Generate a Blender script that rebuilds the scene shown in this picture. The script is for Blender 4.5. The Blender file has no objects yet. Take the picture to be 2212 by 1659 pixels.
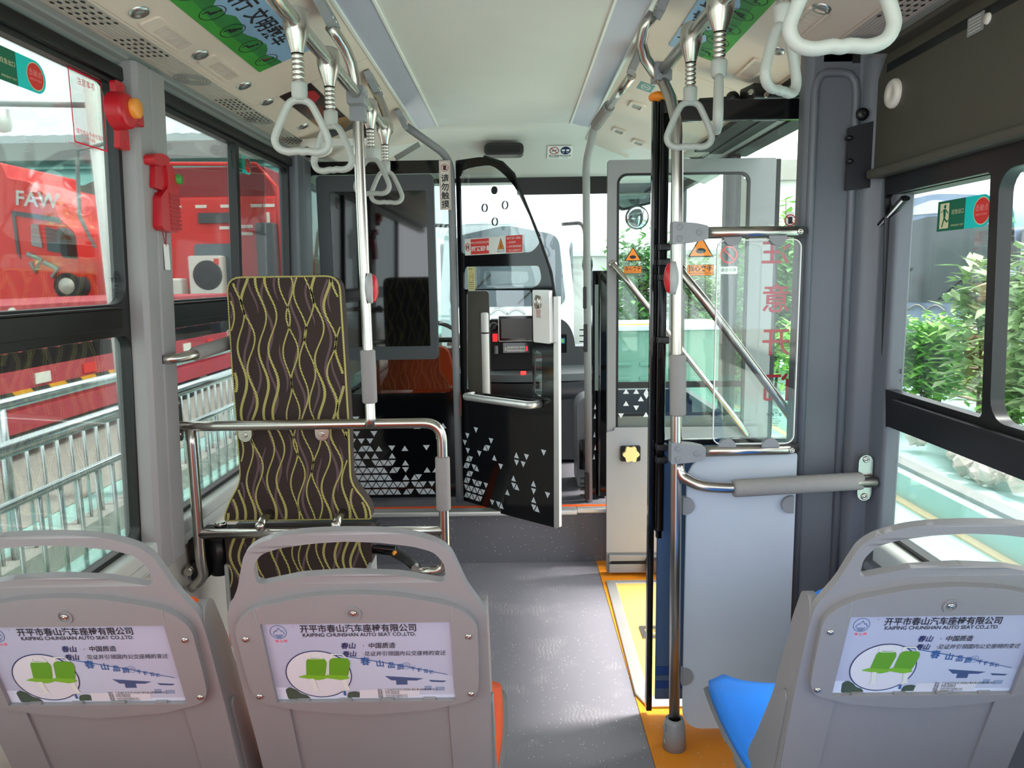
import bpy, math, random
from mathutils import Matrix, Vector, geometry, Euler
random.seed(7)
PI = math.pi
scn = bpy.context.scene
C = scn.collection
# ------------------------------------------------------------------ camera, world, sun, exposure
EYE = Vector((0.0, 0.0, 1.46)); FOC = 1600.0; PITCH = math.radians(8.15)
cam_d = bpy.data.cameras.new('camera'); cam = bpy.data.objects.new('camera', cam_d); C.objects.link(cam)
CR = Matrix.Rotation(.0059, 3, 'Z') @ Matrix.Rotation(PI/2-PITCH, 3, 'X') @ Matrix.Rotation(-.015, 3, 'Z')
cam.matrix_world = Matrix.Translation(EYE) @ CR.to_4x4()
cam_d.sensor_width = 36.0; cam_d.lens = 36.0*FOC/2212.0; cam_d.clip_end = 300; cam_d.clip_start = .02
scn.camera = cam
scn.view_settings.view_transform = 'Standard'; scn.view_settings.look = 'None'
scn.view_settings.gamma = 1; scn.view_settings.use_curve_mapping = False
scn.view_settings.exposure = 1.38
w = bpy.data.worlds.new('sky'); scn.world = w; w.use_nodes = True
nt = w.node_tree; nt.nodes.clear()
wo = nt.nodes.new('ShaderNodeOutputWorld'); bg = nt.nodes.new('ShaderNodeBackground')
tc = nt.nodes.new('ShaderNodeTexCoord'); sp = nt.nodes.new('ShaderNodeSeparateXYZ'); cr = nt.nodes.new('ShaderNodeValToRGB')
nt.links.new(tc.outputs['Generated'], sp.inputs[0]); nt.links.new(sp.outputs['Z'], cr.inputs[0])
cr.color_ramp.elements[0].position = 0.0; cr.color_ramp.elements[0].color = (.86, .91, .95, 1)
cr.color_ramp.elements[1].position = .55; cr.color_ramp.elements[1].color = (1, 1, 1, 1)
nt.links.new(cr.outputs[0], bg.inputs[0]); bg.inputs[1].default_value = 1.55
nt.links.new(bg.outputs[0], wo.inputs[0])
sun_d = bpy.data.lights.new('sun', 'SUN'); sun_d.energy = 3.2; sun_d.angle = math.radians(10); sun_d.color = (1, .96, .9)
sun = bpy.data.objects.new('sun', sun_d); C.objects.link(sun)
sun.rotation_euler = Vector((-math.cos(math.radians(64)), -.12, -math.sin(math.radians(64)))).to_track_quat('-Z', 'Y').to_euler()
scn.cycles.max_bounces = 10; scn.cycles.transparent_max_bounces = 24; scn.cycles.diffuse_bounces = 5; scn.cycles.glossy_bounces = 4
scn.cycles.sample_clamp_indirect = 6; scn.cycles.use_denoising = True; scn.cycles.caustics_reflective = False; scn.cycles.caustics_refractive = False

def at(px, py, X=None, Y=None, Z=None):          # the point of a plane of the place that a ray through the photograph meets
    d = CR @ Vector(((px-1106)/FOC, -(py-829.5)/FOC, -1.0))
    t = X/d.x if X is not None else (Y/d.y if Y is not None else (Z-EYE.z)/d.z)
    return EYE + d*t

# ------------------------------------------------------------------ materials
def srgb(c):
    if isinstance(c, str): c = tuple(int(c[i:i+2], 16)/255 for i in (0, 2, 4))
    return tuple((x/12.92 if x <= .04045 else ((x+.055)/1.055)**2.4) for x in c)+(1,)
MATS = {}
def mat(name, col, rough=.5, metal=0, bump=0, bscale=200, emit=0, spec=.5, var=0, vscale=8, coat=0):
    m = bpy.data.materials.new(name); m.use_nodes = True; n = m.node_tree.nodes; L = m.node_tree.links
    b = n['Principled BSDF']; c = srgb(col)
    b.inputs['Base Color'].default_value = c; b.inputs['Roughness'].default_value = rough; b.inputs['Metallic'].default_value = metal
    b.inputs['Specular IOR Level'].default_value = spec
    if coat: b.inputs['Coat Weight'].default_value = coat
    tcn = n.new('ShaderNodeTexCoord')
    if bump:
        no = n.new('ShaderNodeTexNoise'); no.inputs['Scale'].default_value = bscale; bu = n.new('ShaderNodeBump')
        bu.inputs['Strength'].default_value = bump; bu.inputs['Distance'].default_value = .002
        L.new(tcn.outputs['Object'], no.inputs[0]); L.new(no.outputs[0], bu.inputs['Height']); L.new(bu.outputs[0], b.inputs['Normal'])
    v = var or .04
    no2 = n.new('ShaderNodeTexNoise'); no2.inputs['Scale'].default_value = vscale; no2.inputs['Detail'].default_value = 4
    mx = n.new('ShaderNodeMix'); mx.data_type = 'RGBA'
    mx.inputs[6].default_value = tuple(x*(1-v) for x in c[:3])+(1,); mx.inputs[7].default_value = tuple(min(1, x*(1+v)) for x in c[:3])+(1,)
    L.new(tcn.outputs['Object'], no2.inputs[0]); L.new(no2.outputs[0], mx.inputs[0]); L.new(mx.outputs[2], b.inputs['Base Color'])
    if emit:
        b.inputs['Emission Color'].default_value = c; b.inputs['Emission Strength'].default_value = emit
    MATS[name] = m; return m
def glassmat(name, tint, gloss=.12, rough=.02):
    m = bpy.data.materials.new(name); m.use_nodes = True; n = m.node_tree.nodes; L = m.node_tree.links; n.clear()
    o = n.new('ShaderNodeOutputMaterial'); t = n.new('ShaderNodeBsdfTransparent'); g = n.new('ShaderNodeBsdfGlossy'); mx = n.new('ShaderNodeMixShader')
    t.inputs[0].default_value = tuple(tint)+(1,); g.inputs['Roughness'].default_value = rough
    lw = n.new('ShaderNodeLayerWeight'); lw.inputs[0].default_value = .25
    mr = n.new('ShaderNodeMapRange'); mr.inputs[3].default_value = gloss*.35; mr.inputs[4].default_value = min(1, gloss*4)
    L.new(lw.outputs['Fresnel'], mr.inputs[0]); L.new(mr.outputs[0], mx.inputs[0]); L.new(t.outputs[0], mx.inputs[1]); L.new(g.outputs[0], mx.inputs[2]); L.new(mx.outputs[0], o.inputs[0])
    MATS[name] = m; return m
def nodes_of(m): return m.node_tree.nodes, m.node_tree.links, m.node_tree.nodes['Principled BSDF']

M = MATS
mat('ceiling', 'd9d8d4', .6, bump=.15, bscale=400)
mat('duct', 'e2d3c6', .55, bump=.1, bscale=300)
mat('duct_dark', '2a2a2a', .8)
mat('trim_grey', '8e9392', .45)
mat('pillar_grey', '9b9a9a', .5, bump=.2, bscale=500)
mat('pillar_blue', '666a72', .42, bump=.15, bscale=500)
mat('black', '101113', .35)
mat('black_gloss', '0a0b0e', .08)
mat('black_matte', '1b1b1c', .7)
mat('dark_olive', '4c4a40', .5, bump=.2, bscale=300)
mat('rubber', '17181a', .6)
mat('steel', 'bdb9b2', .25, 1)
mat('steel_matte', 'b9bab8', .32, 1)
mat('alu', 'dcdcda', .35, .75)
mat('foam_grey', '959290', .85, bump=.9, bscale=350)
mat('plastic_grey', 'a9adac', .4, bump=.12, bscale=600)
mat('plastic_light', 'c5c9c5', .42, bump=.1, bscale=600)
mat('strap_white', 'a9aca6', .45)
mat('seat_shell', '7f7e80', .42, bump=.2, bscale=700)
mat('bracket_grey', '8d8f93', .4)
mat('orange_pad', 'fa5a14', .45)
mat('blue_pad', '1f7fe8', .42)
mat('red_plastic', 'c41f2b', .3)
mat('orange_lens', 'f7a040', .35)
mat('green_dot', '4c9c3c', .4)
mat('white', 'f2f2ee', .5)
mat('off_white', 'e6e2d8', .5)
mat('ink', '1c1a22', .6)
mat('ink_blue', '274f86', .6)
mat('red_ink', 'f02c48', .55)
mat('sign_green', '0d6b4e', .5)
mat('sign_cream', 'e8e2b4', .5)
mat('sign_cyan', '12d6d2', .5)
mat('sign_red', 'e23a34', .5)
mat('sign_orange', 'f08a24', .5)
mat('navy', '1c2552', .5)
mat('wall_beige', 'cfc9c0', .5, bump=.1, bscale=300)
mat('front_fascia', 'e2e0da', .5, bump=.1, bscale=300)
mat('platform_vinyl', '6c6b73', .6)
mat('panel_blue_grey', 'c2ccd9', .38, bump=.1, bscale=500)
mat('led_panel', 'b9bacb', .35)
mat('screen_black', '0c0d0f', .04, spec=.8)
mat('screen_frame', '43474c', .4)
mat('dash', '484c4e', .35)
mat('dash_top', '6b7274', .35)
mat('orange_fabric', 'd8481c', .7)
mat('blue_fabric', '1d3e78', .8)
mat('yellow_knob', 'f2dc98', .4)
mat('mirror_glass', 'd0dadd', .03, 1)
mat('button_red', 'e01a20', .35, emit=.6)
mat('lcd_green', '4c9a55', .3, emit=.3)
mat('tag_cream', 'dccf97', .7)
mat('truck_red', 'd8312c', .35, var=.08)
mat('truck_dark', '8b2028', .5)
mat('trailer_red', 'b2404a', .6, var=.2, vscale=3)
mat('tyre', '25262a', .8)
mat('hub', 'b9b6ae', .5, .4)
mat('shutter', 'b9b18c', .6)
mat('awning', '6fa09a', .6, var=.12)
mat('roof_tile', '7d878a', .8, var=.25, vscale=6)
mat('pale_wall', 'cfd3ce', .8, var=.2, vscale=1.5)
mat('concrete', 'aaa9a3', .9, var=.22, vscale=3)
mat('teal_ground', 'a3c9c3', .8, var=.16, vscale=2)
mat('gravel', 'a29e97', .95, bump=1, bscale=60, var=.35, vscale=40)
mat('railing', 'd0d8da', .22, 1)
mat('yellow_stripe', 'e0a020', .6)
mat('leaf', '8cc75c', .55, var=.3, vscale=4)
mat('leaf_dark', '64a04e', .55, var=.3, vscale=4)
mat('bark', '6b5c49', .9, var=.3, vscale=14)
mat('rock', 'd2ccc2', .9, bump=1, bscale=15, var=.2, vscale=6)
mat('coach_blue', '8fa5c4', .3)
mat('coach_white', 'dfe5ea', .3)
mat('coach_glass', '566066', .08)
mat('soil', '8a7c66', .95, bump=1, bscale=50, var=.3)
glassmat('glass_side', (.76, .82, .80), .16)
glassmat('glass_door', (.88, .92, .90), .10)
glassmat('glass_part', (.62, .70, .68), .2)
glassmat('glass_clear', (.93, .96, .95), .12)
glassmat('glass_screen', (.86, .90, .90), .12)

def vinyl(name, base, sp_amt=.5):
    m = mat(name, base, .42, var=.05, vscale=3); n, L, b = nodes_of(m)
    t = n.new('ShaderNodeTexCoord'); v = n.new('ShaderNodeTexVoronoi'); v.inputs['Scale'].default_value = 75
    L.new(t.outputs['Object'], v.inputs[0])
    lt = n.new('ShaderNodeMath'); lt.operation = 'LESS_THAN'; lt.inputs[1].default_value = .13
    L.new(v.outputs['Distance'], lt.inputs[0])
    se = n.new('ShaderNodeSeparateColor'); L.new(v.outputs['Color'], se.inputs[0])
    g2 = n.new('ShaderNodeMath'); g2.operation = 'GREATER_THAN'; g2.inputs[1].default_value = .62; L.new(se.outputs[0], g2.inputs[0])
    mu = n.new('ShaderNodeMath'); mu.operation = 'MULTIPLY'; L.new(lt.outputs[0], mu.inputs[0]); L.new(g2.outputs[0], mu.inputs[1])
    mx = n.new('ShaderNodeMix'); mx.data_type = 'RGBA'; mx.inputs[7].default_value = (.75, .75, .75, 1)
    src = b.inputs['Base Color'].links[0].from_socket
    # dusty shoe scuffs
    no = n.new('ShaderNodeTexNoise'); no.inputs['Scale'].default_value = 5; no.inputs['Detail'].default_value = 8; L.new(t.outputs['Object'], no.inputs[0])
    wv = n.new('ShaderNodeTexWave'); wv.inputs['Scale'].default_value = 22; wv.inputs['Distortion'].default_value = 9; L.new(t.outputs['Object'], wv.inputs[0])
    cr_ = n.new('ShaderNodeValToRGB'); cr_.color_ramp.elements[0].position = .54; cr_.color_ramp.elements[1].position = .64; L.new(no.outputs[0], cr_.inputs[0])
    m3 = n.new('ShaderNodeMath'); m3.operation = 'MULTIPLY'; L.new(cr_.outputs[0], m3.inputs[0]); L.new(wv.outputs[0], m3.inputs[1])
    m4 = n.new('ShaderNodeMath'); m4.operation = 'MULTIPLY'; m4.inputs[1].default_value = sp_amt*.8; L.new(m3.outputs[0], m4.inputs[0])
    mx0 = n.new('ShaderNodeMix'); mx0.data_type = 'RGBA'; mx0.inputs[7].default_value = (.45, .44, .45, 1)
    L.new(m4.outputs[0], mx0.inputs[0]); L.new(src, mx0.inputs[6])
    L.new(mu.outputs[0], mx.inputs[0]); L.new(mx0.outputs[2], mx.inputs[6]); L.new(mx.outputs[2], b.inputs['Base Color'])
    return m
vinyl('floor_vinyl', '85838c'); vinyl('riser_vinyl', '66666d', 0); vinyl('orange_vinyl', 'f0921f', .0)
def striped(name, c1, c2, scale, rough=.7, direction='DIAGONAL'):
    m = mat(name, c1, rough); n, L, b = nodes_of(m)
    t = n.new('ShaderNodeTexCoord'); wv = n.new('ShaderNodeTexWave'); wv.inputs['Scale'].default_value = scale; wv.bands_direction = direction
    L.new(t.outputs['Object'], wv.inputs[0])
    cr_ = n.new('ShaderNodeValToRGB'); cr_.color_ramp.elements[0].color = srgb(c1); cr_.color_ramp.elements[1].color = srgb(c2)
    cr_.color_ramp.elements[0].position = .45; cr_.color_ramp.elements[1].position = .55
    L.new(wv.outputs[0], cr_.inputs[0]); L.new(cr_.outputs[0], b.inputs['Base Color']); return m
striped('fabric_brown', '352a27', '40332f', 70, .9); striped('fabric_lime', '8f8a3e', 'd8cf86', 75, .8); mat('fabric_mauve', '6b5659', .9)
striped('hazard', '2a2a2a', 'e6a11c', 1.1, .6)
# brushed steel a bit warm
mat('poster_white', 'a0a5ba', .35, var=.10, vscale=9); mat('poster_green', '548c1c', .5); mat('poster_green2', '6aa024', .5); mat('poster_haze', 'b9c3d6', .5, var=.2, vscale=30)
mat('poster_wall', 'a9b0c3', .4); mat('ink_roof', '3b4d72', .5); mat('poster_window', '7b8ba6', .5); mat('poster_tree', '39483c', .6, var=.4, vscale=200)
mat('triangle_white', 'd2d8de', .5)
mat('dark_red', 'b02a30', .5)
mat('button_lit', 'ff2a2a', .4, emit=1.5)
mat('screen_off', '3c3c3a', .25)
mat('lcd_frame', '3a86b8', .4)
mat('glass_grey', '7c8a86', .2)
mat('leaf_grey', '8a8b8d', .4)
mat('frit_grey', '6a706a', .3)
mat('steel_plate', '95989e', .38)
mat('roller_brown', '4a3230', .5)
mat('rod_black', '16161a', .15, .6)
mat('leaf_blue', '4f6b92', .35, metal=.2)
mat('navy_blue', '17448c', .35)
glassmat('sign_film', (.93, .95, .93), .05)
mat('ramp_yellow', 'f3c468', .5)
mat('poster_sky', '8fb3d6', .4, var=.2, vscale=5); mat('poster_hill', '2f7f3f', .5, var=.3, vscale=20); mat('poster_grass', '3f9c3a', .5, var=.3, vscale=10)
mat('dark_brown', '2a1714', .3); mat('poster_rust', '6e2f1c', .4); mat('poster_tan', '8f6e4d', .6); mat('teal_sign', '2c7d77', .4); mat('sign_pink', 'f7a5a0', .5)
mat('dark_bracket', '24242a', .4)
mat('pale_green', 'cfe0c0', .5); mat('coach_window', '3c4f50', .15); mat('step_block', '6a6a62', .9, var=.4, vscale=5); mat('brick', '9a6a58', .9, var=.2); mat('cabinet_green', '7aa595', .4); mat('leaf_pale', 'a3bf8a', .55, var=.3, vscale=4)
mat('edge_cream', 'e0cfa8', .8)
mat('poster_oval', 'bfc1c9', .4)
# ------------------------------------------------------------------ mesh builder
class B:
    def __init__(s): s.v = []; s.f = []; s.m = []; s.s = []
    def add(s, vs, fs, mi=0, sm=False):
        o = len(s.v); s.v += [tuple(v) for v in vs]
        for f in fs: s.f.append([i+o for i in f]); s.m.append(mi); s.s.append(sm)
        return s
    def box(s, c, d, rot=None, mi=0):
        hx, hy, hz = d[0]/2, d[1]/2, d[2]/2
        vs = [Vector((x, y, z)) for x in (-hx, hx) for y in (-hy, hy) for z in (-hz, hz)]
        if rot is not None: vs = [rot @ v for v in vs]
        vs = [v+Vector(c) for v in vs]
        return s.add(vs, [(0, 1, 3, 2), (4, 6, 7, 5), (0, 4, 5, 1), (2, 3, 7, 6), (0, 2, 6, 4), (1, 5, 7, 3)], mi)
    def bx(s, x0, x1, y0, y1, z0, z1, mi=0): return s.box(((x0+x1)/2, (y0+y1)/2, (z0+z1)/2), (abs(x1-x0), abs(y1-y0), abs(z1-z0)), None, mi)
    def tube(s, pts, r, seg=12, mi=0, closed=False, cap=True, flat=1.0, up=None):
        pts = [Vector(p) for p in pts]; n = len(pts); rings = []
        rs = r if isinstance(r, (list, tuple)) else [r]*n
        T = []
        for i in range(n):
            a = pts[(i-1) % n] if closed or i > 0 else pts[i]; b = pts[(i+1) % n] if closed or i < n-1 else pts[i]
            T.append((b-a).normalized())
        u = Vector(up) if up else (Vector((0, 0, 1)) if abs(T[0].z) < .9 else Vector((1, 0, 0)))
        N = (u-T[0]*u.dot(T[0])).normalized()
        for i in range(n):
            if up: N = (Vector(up)-T[i]*Vector(up).dot(T[i]))
            else: N = (N-T[i]*N.dot(T[i]))
            N = N.normalized(); Bn = T[i].cross(N)
            rings.append([pts[i]+N*(rs[i]*math.cos(2*PI*k/seg))+Bn*(rs[i]*flat*math.sin(2*PI*k/seg)) for k in range(seg)])
        vs = [v for rg in rings for v in rg]; fs = []
        m_ = n if closed else n-1
        for i in range(m_):
            a = i*seg; b = ((i+1) % n)*seg
            for k in range(seg): fs.append((a+k, a+(k+1) % seg, b+(k+1) % seg, b+k))
        s.add(vs, fs, mi, True)
        if cap and not closed:
            o = len(s.v)-len(vs)
            s.f.append([o+k for k in range(seg)][::-1]); s.m.append(mi); s.s.append(False)
            s.f.append([o+(n-1)*seg+k for k in range(seg)]); s.m.append(mi); s.s.append(False)
        return s
    def cyl(s, p0, p1, r, r2=None, seg=16, mi=0): return s.tube([p0, p1], [r, r if r2 is None else r2], seg, mi)
    def prism(s, loops, fr, d0, d1, mi=0, side=None, sm=False):
        """loops: outer outline and holes in (u, v); fr = (origin, U, V, N); solid between N offsets d0 and d1"""
        if not isinstance(loops[0][0], (tuple, list)): loops = [loops]
        O, U, V, N = [Vector(x) for x in fr]
        flat = [p for l in loops for p in l]
        tris = geometry.tessellate_polygon([[Vector((p[0], p[1], 0)) for p in l] for l in loops]) if (len(loops) > 1 or len(loops[0]) > 4) else [tuple(range(len(loops[0])))]
        n = len(flat)
        vs = [O+U*p[0]+V*p[1]+N*d1 for p in flat]+[O+U*p[0]+V*p[1]+N*d0 for p in flat]
        if d0 == d1: return s.add(vs[:n], tris, mi)
        s.add(vs, [tuple(t) for t in tris]+[tuple(i+n for i in reversed(t)) for t in tris], mi)
        o = len(s.v)-2*n; st = 0
        for l in loops:
            k = len(l)
            for i in range(k):
                a = st+i; b = st+(i+1) % k
                s.f.append([o+a, o+b, o+b+n, o+a+n]); s.m.append(mi if side is None else side); s.s.append(sm)
            st += k
        return s
    def grid(s, fn, nu, nv, mi=0, closed_u=False, sm=True):
        vs = [fn(i/(nu if closed_u else nu-1), j/(nv-1)) for j in range(nv) for i in range(nu)]
        fs = []
        for j in range(nv-1):
            for i in range(nu if closed_u else nu-1):
                a = j*nu+i; b = j*nu+(i+1) % nu
                fs.append((a, b, b+nu, a+nu))
        return s.add(vs, fs, mi, sm)
    def lathe(s, prof, c, ax=(0, 0, 1), seg=24, mi=0):
        ax = Vector(ax).normalized(); t = Vector((1, 0, 0)) if abs(ax.x) < .9 else Vector((0, 1, 0))
        U = ax.cross(t).normalized(); V = ax.cross(U); c = Vector(c)
        vs = [c+ax*h+(U*math.cos(2*PI*k/seg)+V*math.sin(2*PI*k/seg))*r for r, h in prof for k in range(seg)]
        fs = [(i*seg+k, i*seg+(k+1) % seg, (i+1)*seg+(k+1) % seg, (i+1)*seg+k) for i in range(len(prof)-1) for k in range(seg)]
        return s.add(vs, fs, mi, True)
    def ball(s, c, r, mi=0, n=12, rot=None):
        rx, ry, rz = (r, r, r) if not isinstance(r, (tuple, list)) else r
        def fn(u, v):
            p = Vector((rx*math.cos(2*PI*u)*math.sin(PI*v), ry*math.sin(2*PI*u)*math.sin(PI*v), rz*math.cos(PI*v)))
            return (rot @ p if rot is not None else p)+Vector(c)
        return s.grid(fn, n*2, n, mi, True)
    def text(s, st, fr, size, mi=0, off=.0006, align='CENTER', bold=0.0, mirror=False, sx=1.0, shear=0):
        O, U, V, N = [Vector(x) for x in fr]
        vs, fs, w_ = glyphs(st, bold, align)
        k = -1 if mirror else 1
        s.add([O+U*((v[0]*sx+v[1]*shear)*size*k)+V*(v[1]*size)+N*off for v in vs], fs, mi); return s
    def build(s, name, mats, parent=None, bevel=0, sub=0, segs=2, at_=None, fix=True):
        me = bpy.data.meshes.new(name); me.from_pydata(s.v, [], s.f)
        if isinstance(mats, str): mats = [mats]
        for m_ in mats: me.materials.append(M[m_])
        me.polygons.foreach_set('material_index', s.m); me.polygons.foreach_set('use_smooth', s.s)
        me.update()
        if fix:
            import bmesh
            bm = bmesh.new(); bm.from_mesh(me); bmesh.ops.recalc_face_normals(bm, faces=bm.faces); bm.to_mesh(me); bm.free()
        o = bpy.data.objects.new(name, me); C.objects.link(o)
        org = at_ if at_ is not None else wloc(parent)
        if at_ is not None or parent is not None:
            me.transform(Matrix.Translation(-Vector(org)))
        if parent is not None: o.parent = parent; o.location = Vector(org)-wloc(parent)
        elif at_ is not None: o.location = at_
        if bevel:
            b = o.modifiers.new('bevel', 'BEVEL'); b.width = bevel; b.segments = segs; b.limit_method = 'ANGLE'; b.angle_limit = .6; b.harden_normals = False
            for p in me.polygons: p.use_smooth = True
            e = o.modifiers.new('wn', 'WEIGHTED_NORMAL'); e.keep_sharp = False
        if sub:
            q = o.modifiers.new('sub', 'SUBSURF'); q.levels = sub; q.render_levels = sub
        return o
def wloc(o):
    p = Vector((0, 0, 0))
    while o is not None: p = p+o.location; o = o.parent
    return p
_G = {}
def glyphs(st, bold, align):
    key = (st, bold, align)
    if key not in _G:
        cu = bpy.data.curves.new('t', 'FONT'); cu.body = st; cu.size = 1; cu.align_x = align; cu.align_y = 'CENTER'; cu.resolution_u = 3; cu.offset = bold
        ob = bpy.data.objects.new('t', cu); C.objects.link(ob); bpy.context.view_layer.update()
        me = bpy.data.meshes.new_from_object(ob.evaluated_get(bpy.context.evaluated_depsgraph_get()))
        vs = [tuple(v.co) for v in me.vertices]; fs = [tuple(p.vertices) for p in me.polygons]
        bpy.data.objects.remove(ob); bpy.data.curves.remove(cu); bpy.data.meshes.remove(me)
        _G[key] = (vs, fs, 0)
    return _G[key]
def tag(o, label=None, cat=None, group=None, kind=None):
    if label: o['label'] = label
    if cat: o['category'] = cat
    if group: o['group'] = group
    if kind: o['kind'] = kind
    return o
def thing(name, label, cat, loc=(0, 0, 0), group=None):
    o = bpy.data.objects.new(name, None); C.objects.link(o); o.location = loc; o.empty_display_size = .05
    return tag(o, label, cat, group)
def st(b, name, m, **k): return tag(b.build(name, m, **k), kind='structure')
def copy_tree(o, parent=None):
    c = o.copy(); C.objects.link(c); c.parent = parent
    for ch in [x for x in C.objects if x.parent == o]: copy_tree(ch, c)
    return c
def rr(x0, y0, x1, y1, r, n=5):
    r = r if isinstance(r, (list, tuple)) else [r]*4; out = []
    for (cx, cy, a0, q) in ((x1-r[0], y0+r[0], -90, r[0]), (x1-r[1], y1-r[1], 0, r[1]), (x0+r[2], y1-r[2], 90, r[2]), (x0+r[3], y0+r[3], 180, r[3])):
        if q <= 0: out.append((cx, cy)); continue
        for i in range(n+1):
            a = math.radians(a0+90*i/n); out.append((cx+q*math.cos(a), cy+q*math.sin(a)))
    return out
def circ(cx, cy, rx, ry=None, n=24): ry = rx if ry is None else ry; return [(cx+rx*math.cos(2*PI*i/n), cy+ry*math.sin(2*PI*i/n)) for i in range(n)]
def fil(pts, r, n=6):
    pts = [Vector(p) for p in pts]; out = [pts[0]]; rs = r if isinstance(r, (list, tuple)) else [r]*len(pts)
    for i in range(1, len(pts)-1):
        a, b, c = pts[i-1], pts[i], pts[i+1]; d1 = (a-b); d2 = (c-b); q = min(rs[i], d1.length*.49, d2.length*.49)
        p0 = b+d1.normalized()*q; p1 = b+d2.normalized()*q
        for k in range(n+1):
            t = k/n; out.append(p0*(1-t)**2+b*2*t*(1-t)+p1*t*t)
    out.append(pts[-1]); return out
def poly(pts, r, n=5):      # rounded polygon in 2D
    P = [Vector((p[0], p[1], 0)) for p in pts]; out = []; k = len(P); rs = r if isinstance(r, (list, tuple)) else [r]*k
    for i in range(k):
        a, b, c = P[i-1], P[i], P[(i+1) % k]; d1 = a-b; d2 = c-b; q = min(rs[i], d1.length*.49, d2.length*.49)
        if q <= 1e-6: out.append((b.x, b.y)); continue
        p0 = b+d1.normalized()*q; p1 = b+d2.normalized()*q
        for j in range(n+1):
            t = j/n; v = p0*(1-t)**2+b*2*t*(1-t)+p1*t*t; out.append((v.x, v.y))
    return out
XZ = lambda x, y, z: ((x, y, z), (1, 0, 0), (0, 0, 1), (0, -1, 0))          # faces the rear of the bus
def YZR(x, y, z): return ((x, y, z), (0, 1, 0), (0, 0, 1), (1, 0, 0))        # left wall, faces right: u runs forward (+Y)
def YZL(x, y, z): return ((x, y, z), (0, -1, 0), (0, 0, 1), (-1, 0, 0))      # right wall, faces left: u runs rearward (-Y)
def XY(x, y, z): return ((x, y, z), (1, 0, 0), (0, 1, 0), (0, 0, 1))
def screw(b, p, n, r=.007, mi=0): b.lathe([(0, .003), (r*.45, .003), (r*.5, .0015), (r*.55, .003), (r*.9, .0025), (r, 0)], p, n, 12, mi)
# ================================================================== the setting: the shell of the vehicle
CX = -.025; Y0 = -1.2; YF = 5.0
st(B().bx(-1.16, .40, Y0, 3.67, -.05, 0).bx(.40, 1.12, Y0, 2.02, -.05, 0), 'floor', 'floor_vinyl')
st(B().bx(.401, 1.14, 2.02, 3.67, -.05, .003), 'floor_entrance', 'orange_vinyl')
b = B(); b.bx(-1.16, 1.12, 3.67, YF+.2, .0, .28); b.bx(-1.16, .305, 3.668, 3.672, 0, .27); st(b, 'floor_platform', 'riser_vinyl')
b = B(); b.bx(-1.12, .30, 3.63, 3.70, .262, .288); b.bx(.30, 1.1, 3.655, 3.70, .262, .288); st(b, 'trim_1', 'alu', bevel=.006)
b = B(); b.bx(-1.12, .33, 3.70, 3.735, .28, .286); b.bx(.33, 1.1, 3.70, 3.735, .28, .286); st(b, 'trim_2', 'orange_pad')
st(B().bx(-.7, .36, 3.735, YF, .28, .284), 'floor_cab', 'platform_vinyl')
# ceiling: middle board, light strips, sloping ducts, grille boards
st(B().bx(-.392, .302, Y0, 4.03, 2.26, 2.29).bx(-1.14, 1.1, Y0, 5.1, 2.31, 2.33), 'ceiling', 'ceiling', bevel=.004)
def loft(prof, y0, y1, ny=2):
    b = B(); n = len(prof)
    b.grid(lambda u, v: (prof[round(u*(n-1))][0], y0+(y1-y0)*v, prof[round(u*(n-1))][1]), n, ny, sm=False); return b
def solid_strip(x0, z0, x1, z1, y0, y1, th=.012, mi=0, b=None):
    """board whose visible face runs from (x0, z0) to (x1, z1) and whose body lies above it"""
    b = b or B(); d = Vector((x1-x0, 0, z1-z0)).normalized(); n = Vector((-d.z, 0, d.x))
    if n.z < 0: n = -n
    P = [Vector((x0, 0, z0)), Vector((x1, 0, z1)), Vector((x1, 0, z1))+n*th, Vector((x0, 0, z0))+n*th]
    vs = [p+Vector((0, y, 0)) for y in (y0, y1) for p in P]
    return b.add(vs, [(0, 1, 2, 3), (7, 6, 5, 4), (0, 4, 5, 1), (1, 5, 6, 2), (2, 6, 7, 3), (3, 7, 4, 0)], mi)
for s, xi, xo in ((-1, -.394, -.498), (1, .304, .408)):
    side = 'left' if s < 0 else 'right'
    st(solid_strip(xi, 2.258, xo, 2.240, Y0, 4.06), 'ceiling_light_'+side, 'led_panel')
    st(B().bx(xi-s*.004, xi+s*.004, Y0, 4.05, 2.252, 2.264).bx(xo-s*.004, xo+s*.006, Y0, 4.07, 2.233, 2.246), 'trim_%d' % (3 if s < 0 else 4), 'white')
    xs = xo+s*.008; xe = CX+s*.895
    b = solid_strip(xs, 2.238, xe, 2.078, Y0, 2.75); solid_strip(xs, 2.238, xe, 2.078, 2.753, 4.1, b=b)
    solid_strip(xs, 2.238, CX+s*.70, 2.153, 4.1, 4.6, b=b); st(b, 'ceiling_duct_'+side, 'duct')
    b = solid_strip(xe+s*.004, 2.074, CX+s*1.0, 2.073, Y0, 4.2)
    for k in range(9): b.bx(xe+s*(.008+k*.011), xe+s*(.0095+k*.011), Y0, 4.2, 2.0715, 2.0732, 1)
    st(b, 'ceiling_grille_board_'+side, ['duct', 'plastic_grey'])
    b = B(); x = CX+s*1.0
    b.grid(lambda u, v: [(x, Y0+(4.7-Y0)*v, 2.074), (x+s*.012, Y0+(4.7-Y0)*v, 2.066), (x+s*.014, Y0+(4.7-Y0)*v, 2.060), (x+s*.03, Y0+(4.7-Y0)*v, 2.056), (x+s*.045, Y0+(4.7-Y0)*v, 2.046), (x+s*.065, Y0+(4.7-Y0)*v, 2.040), (x+s*.12, Y0+(4.7-Y0)*v, 2.040), (x+s*.12, Y0+(4.7-Y0)*v, 2.33)][round(u*7)], 8, 2, sm=False)
    st(b, 'trim_%d' % (5 if s < 0 else 6), 'trim_grey')
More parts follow.
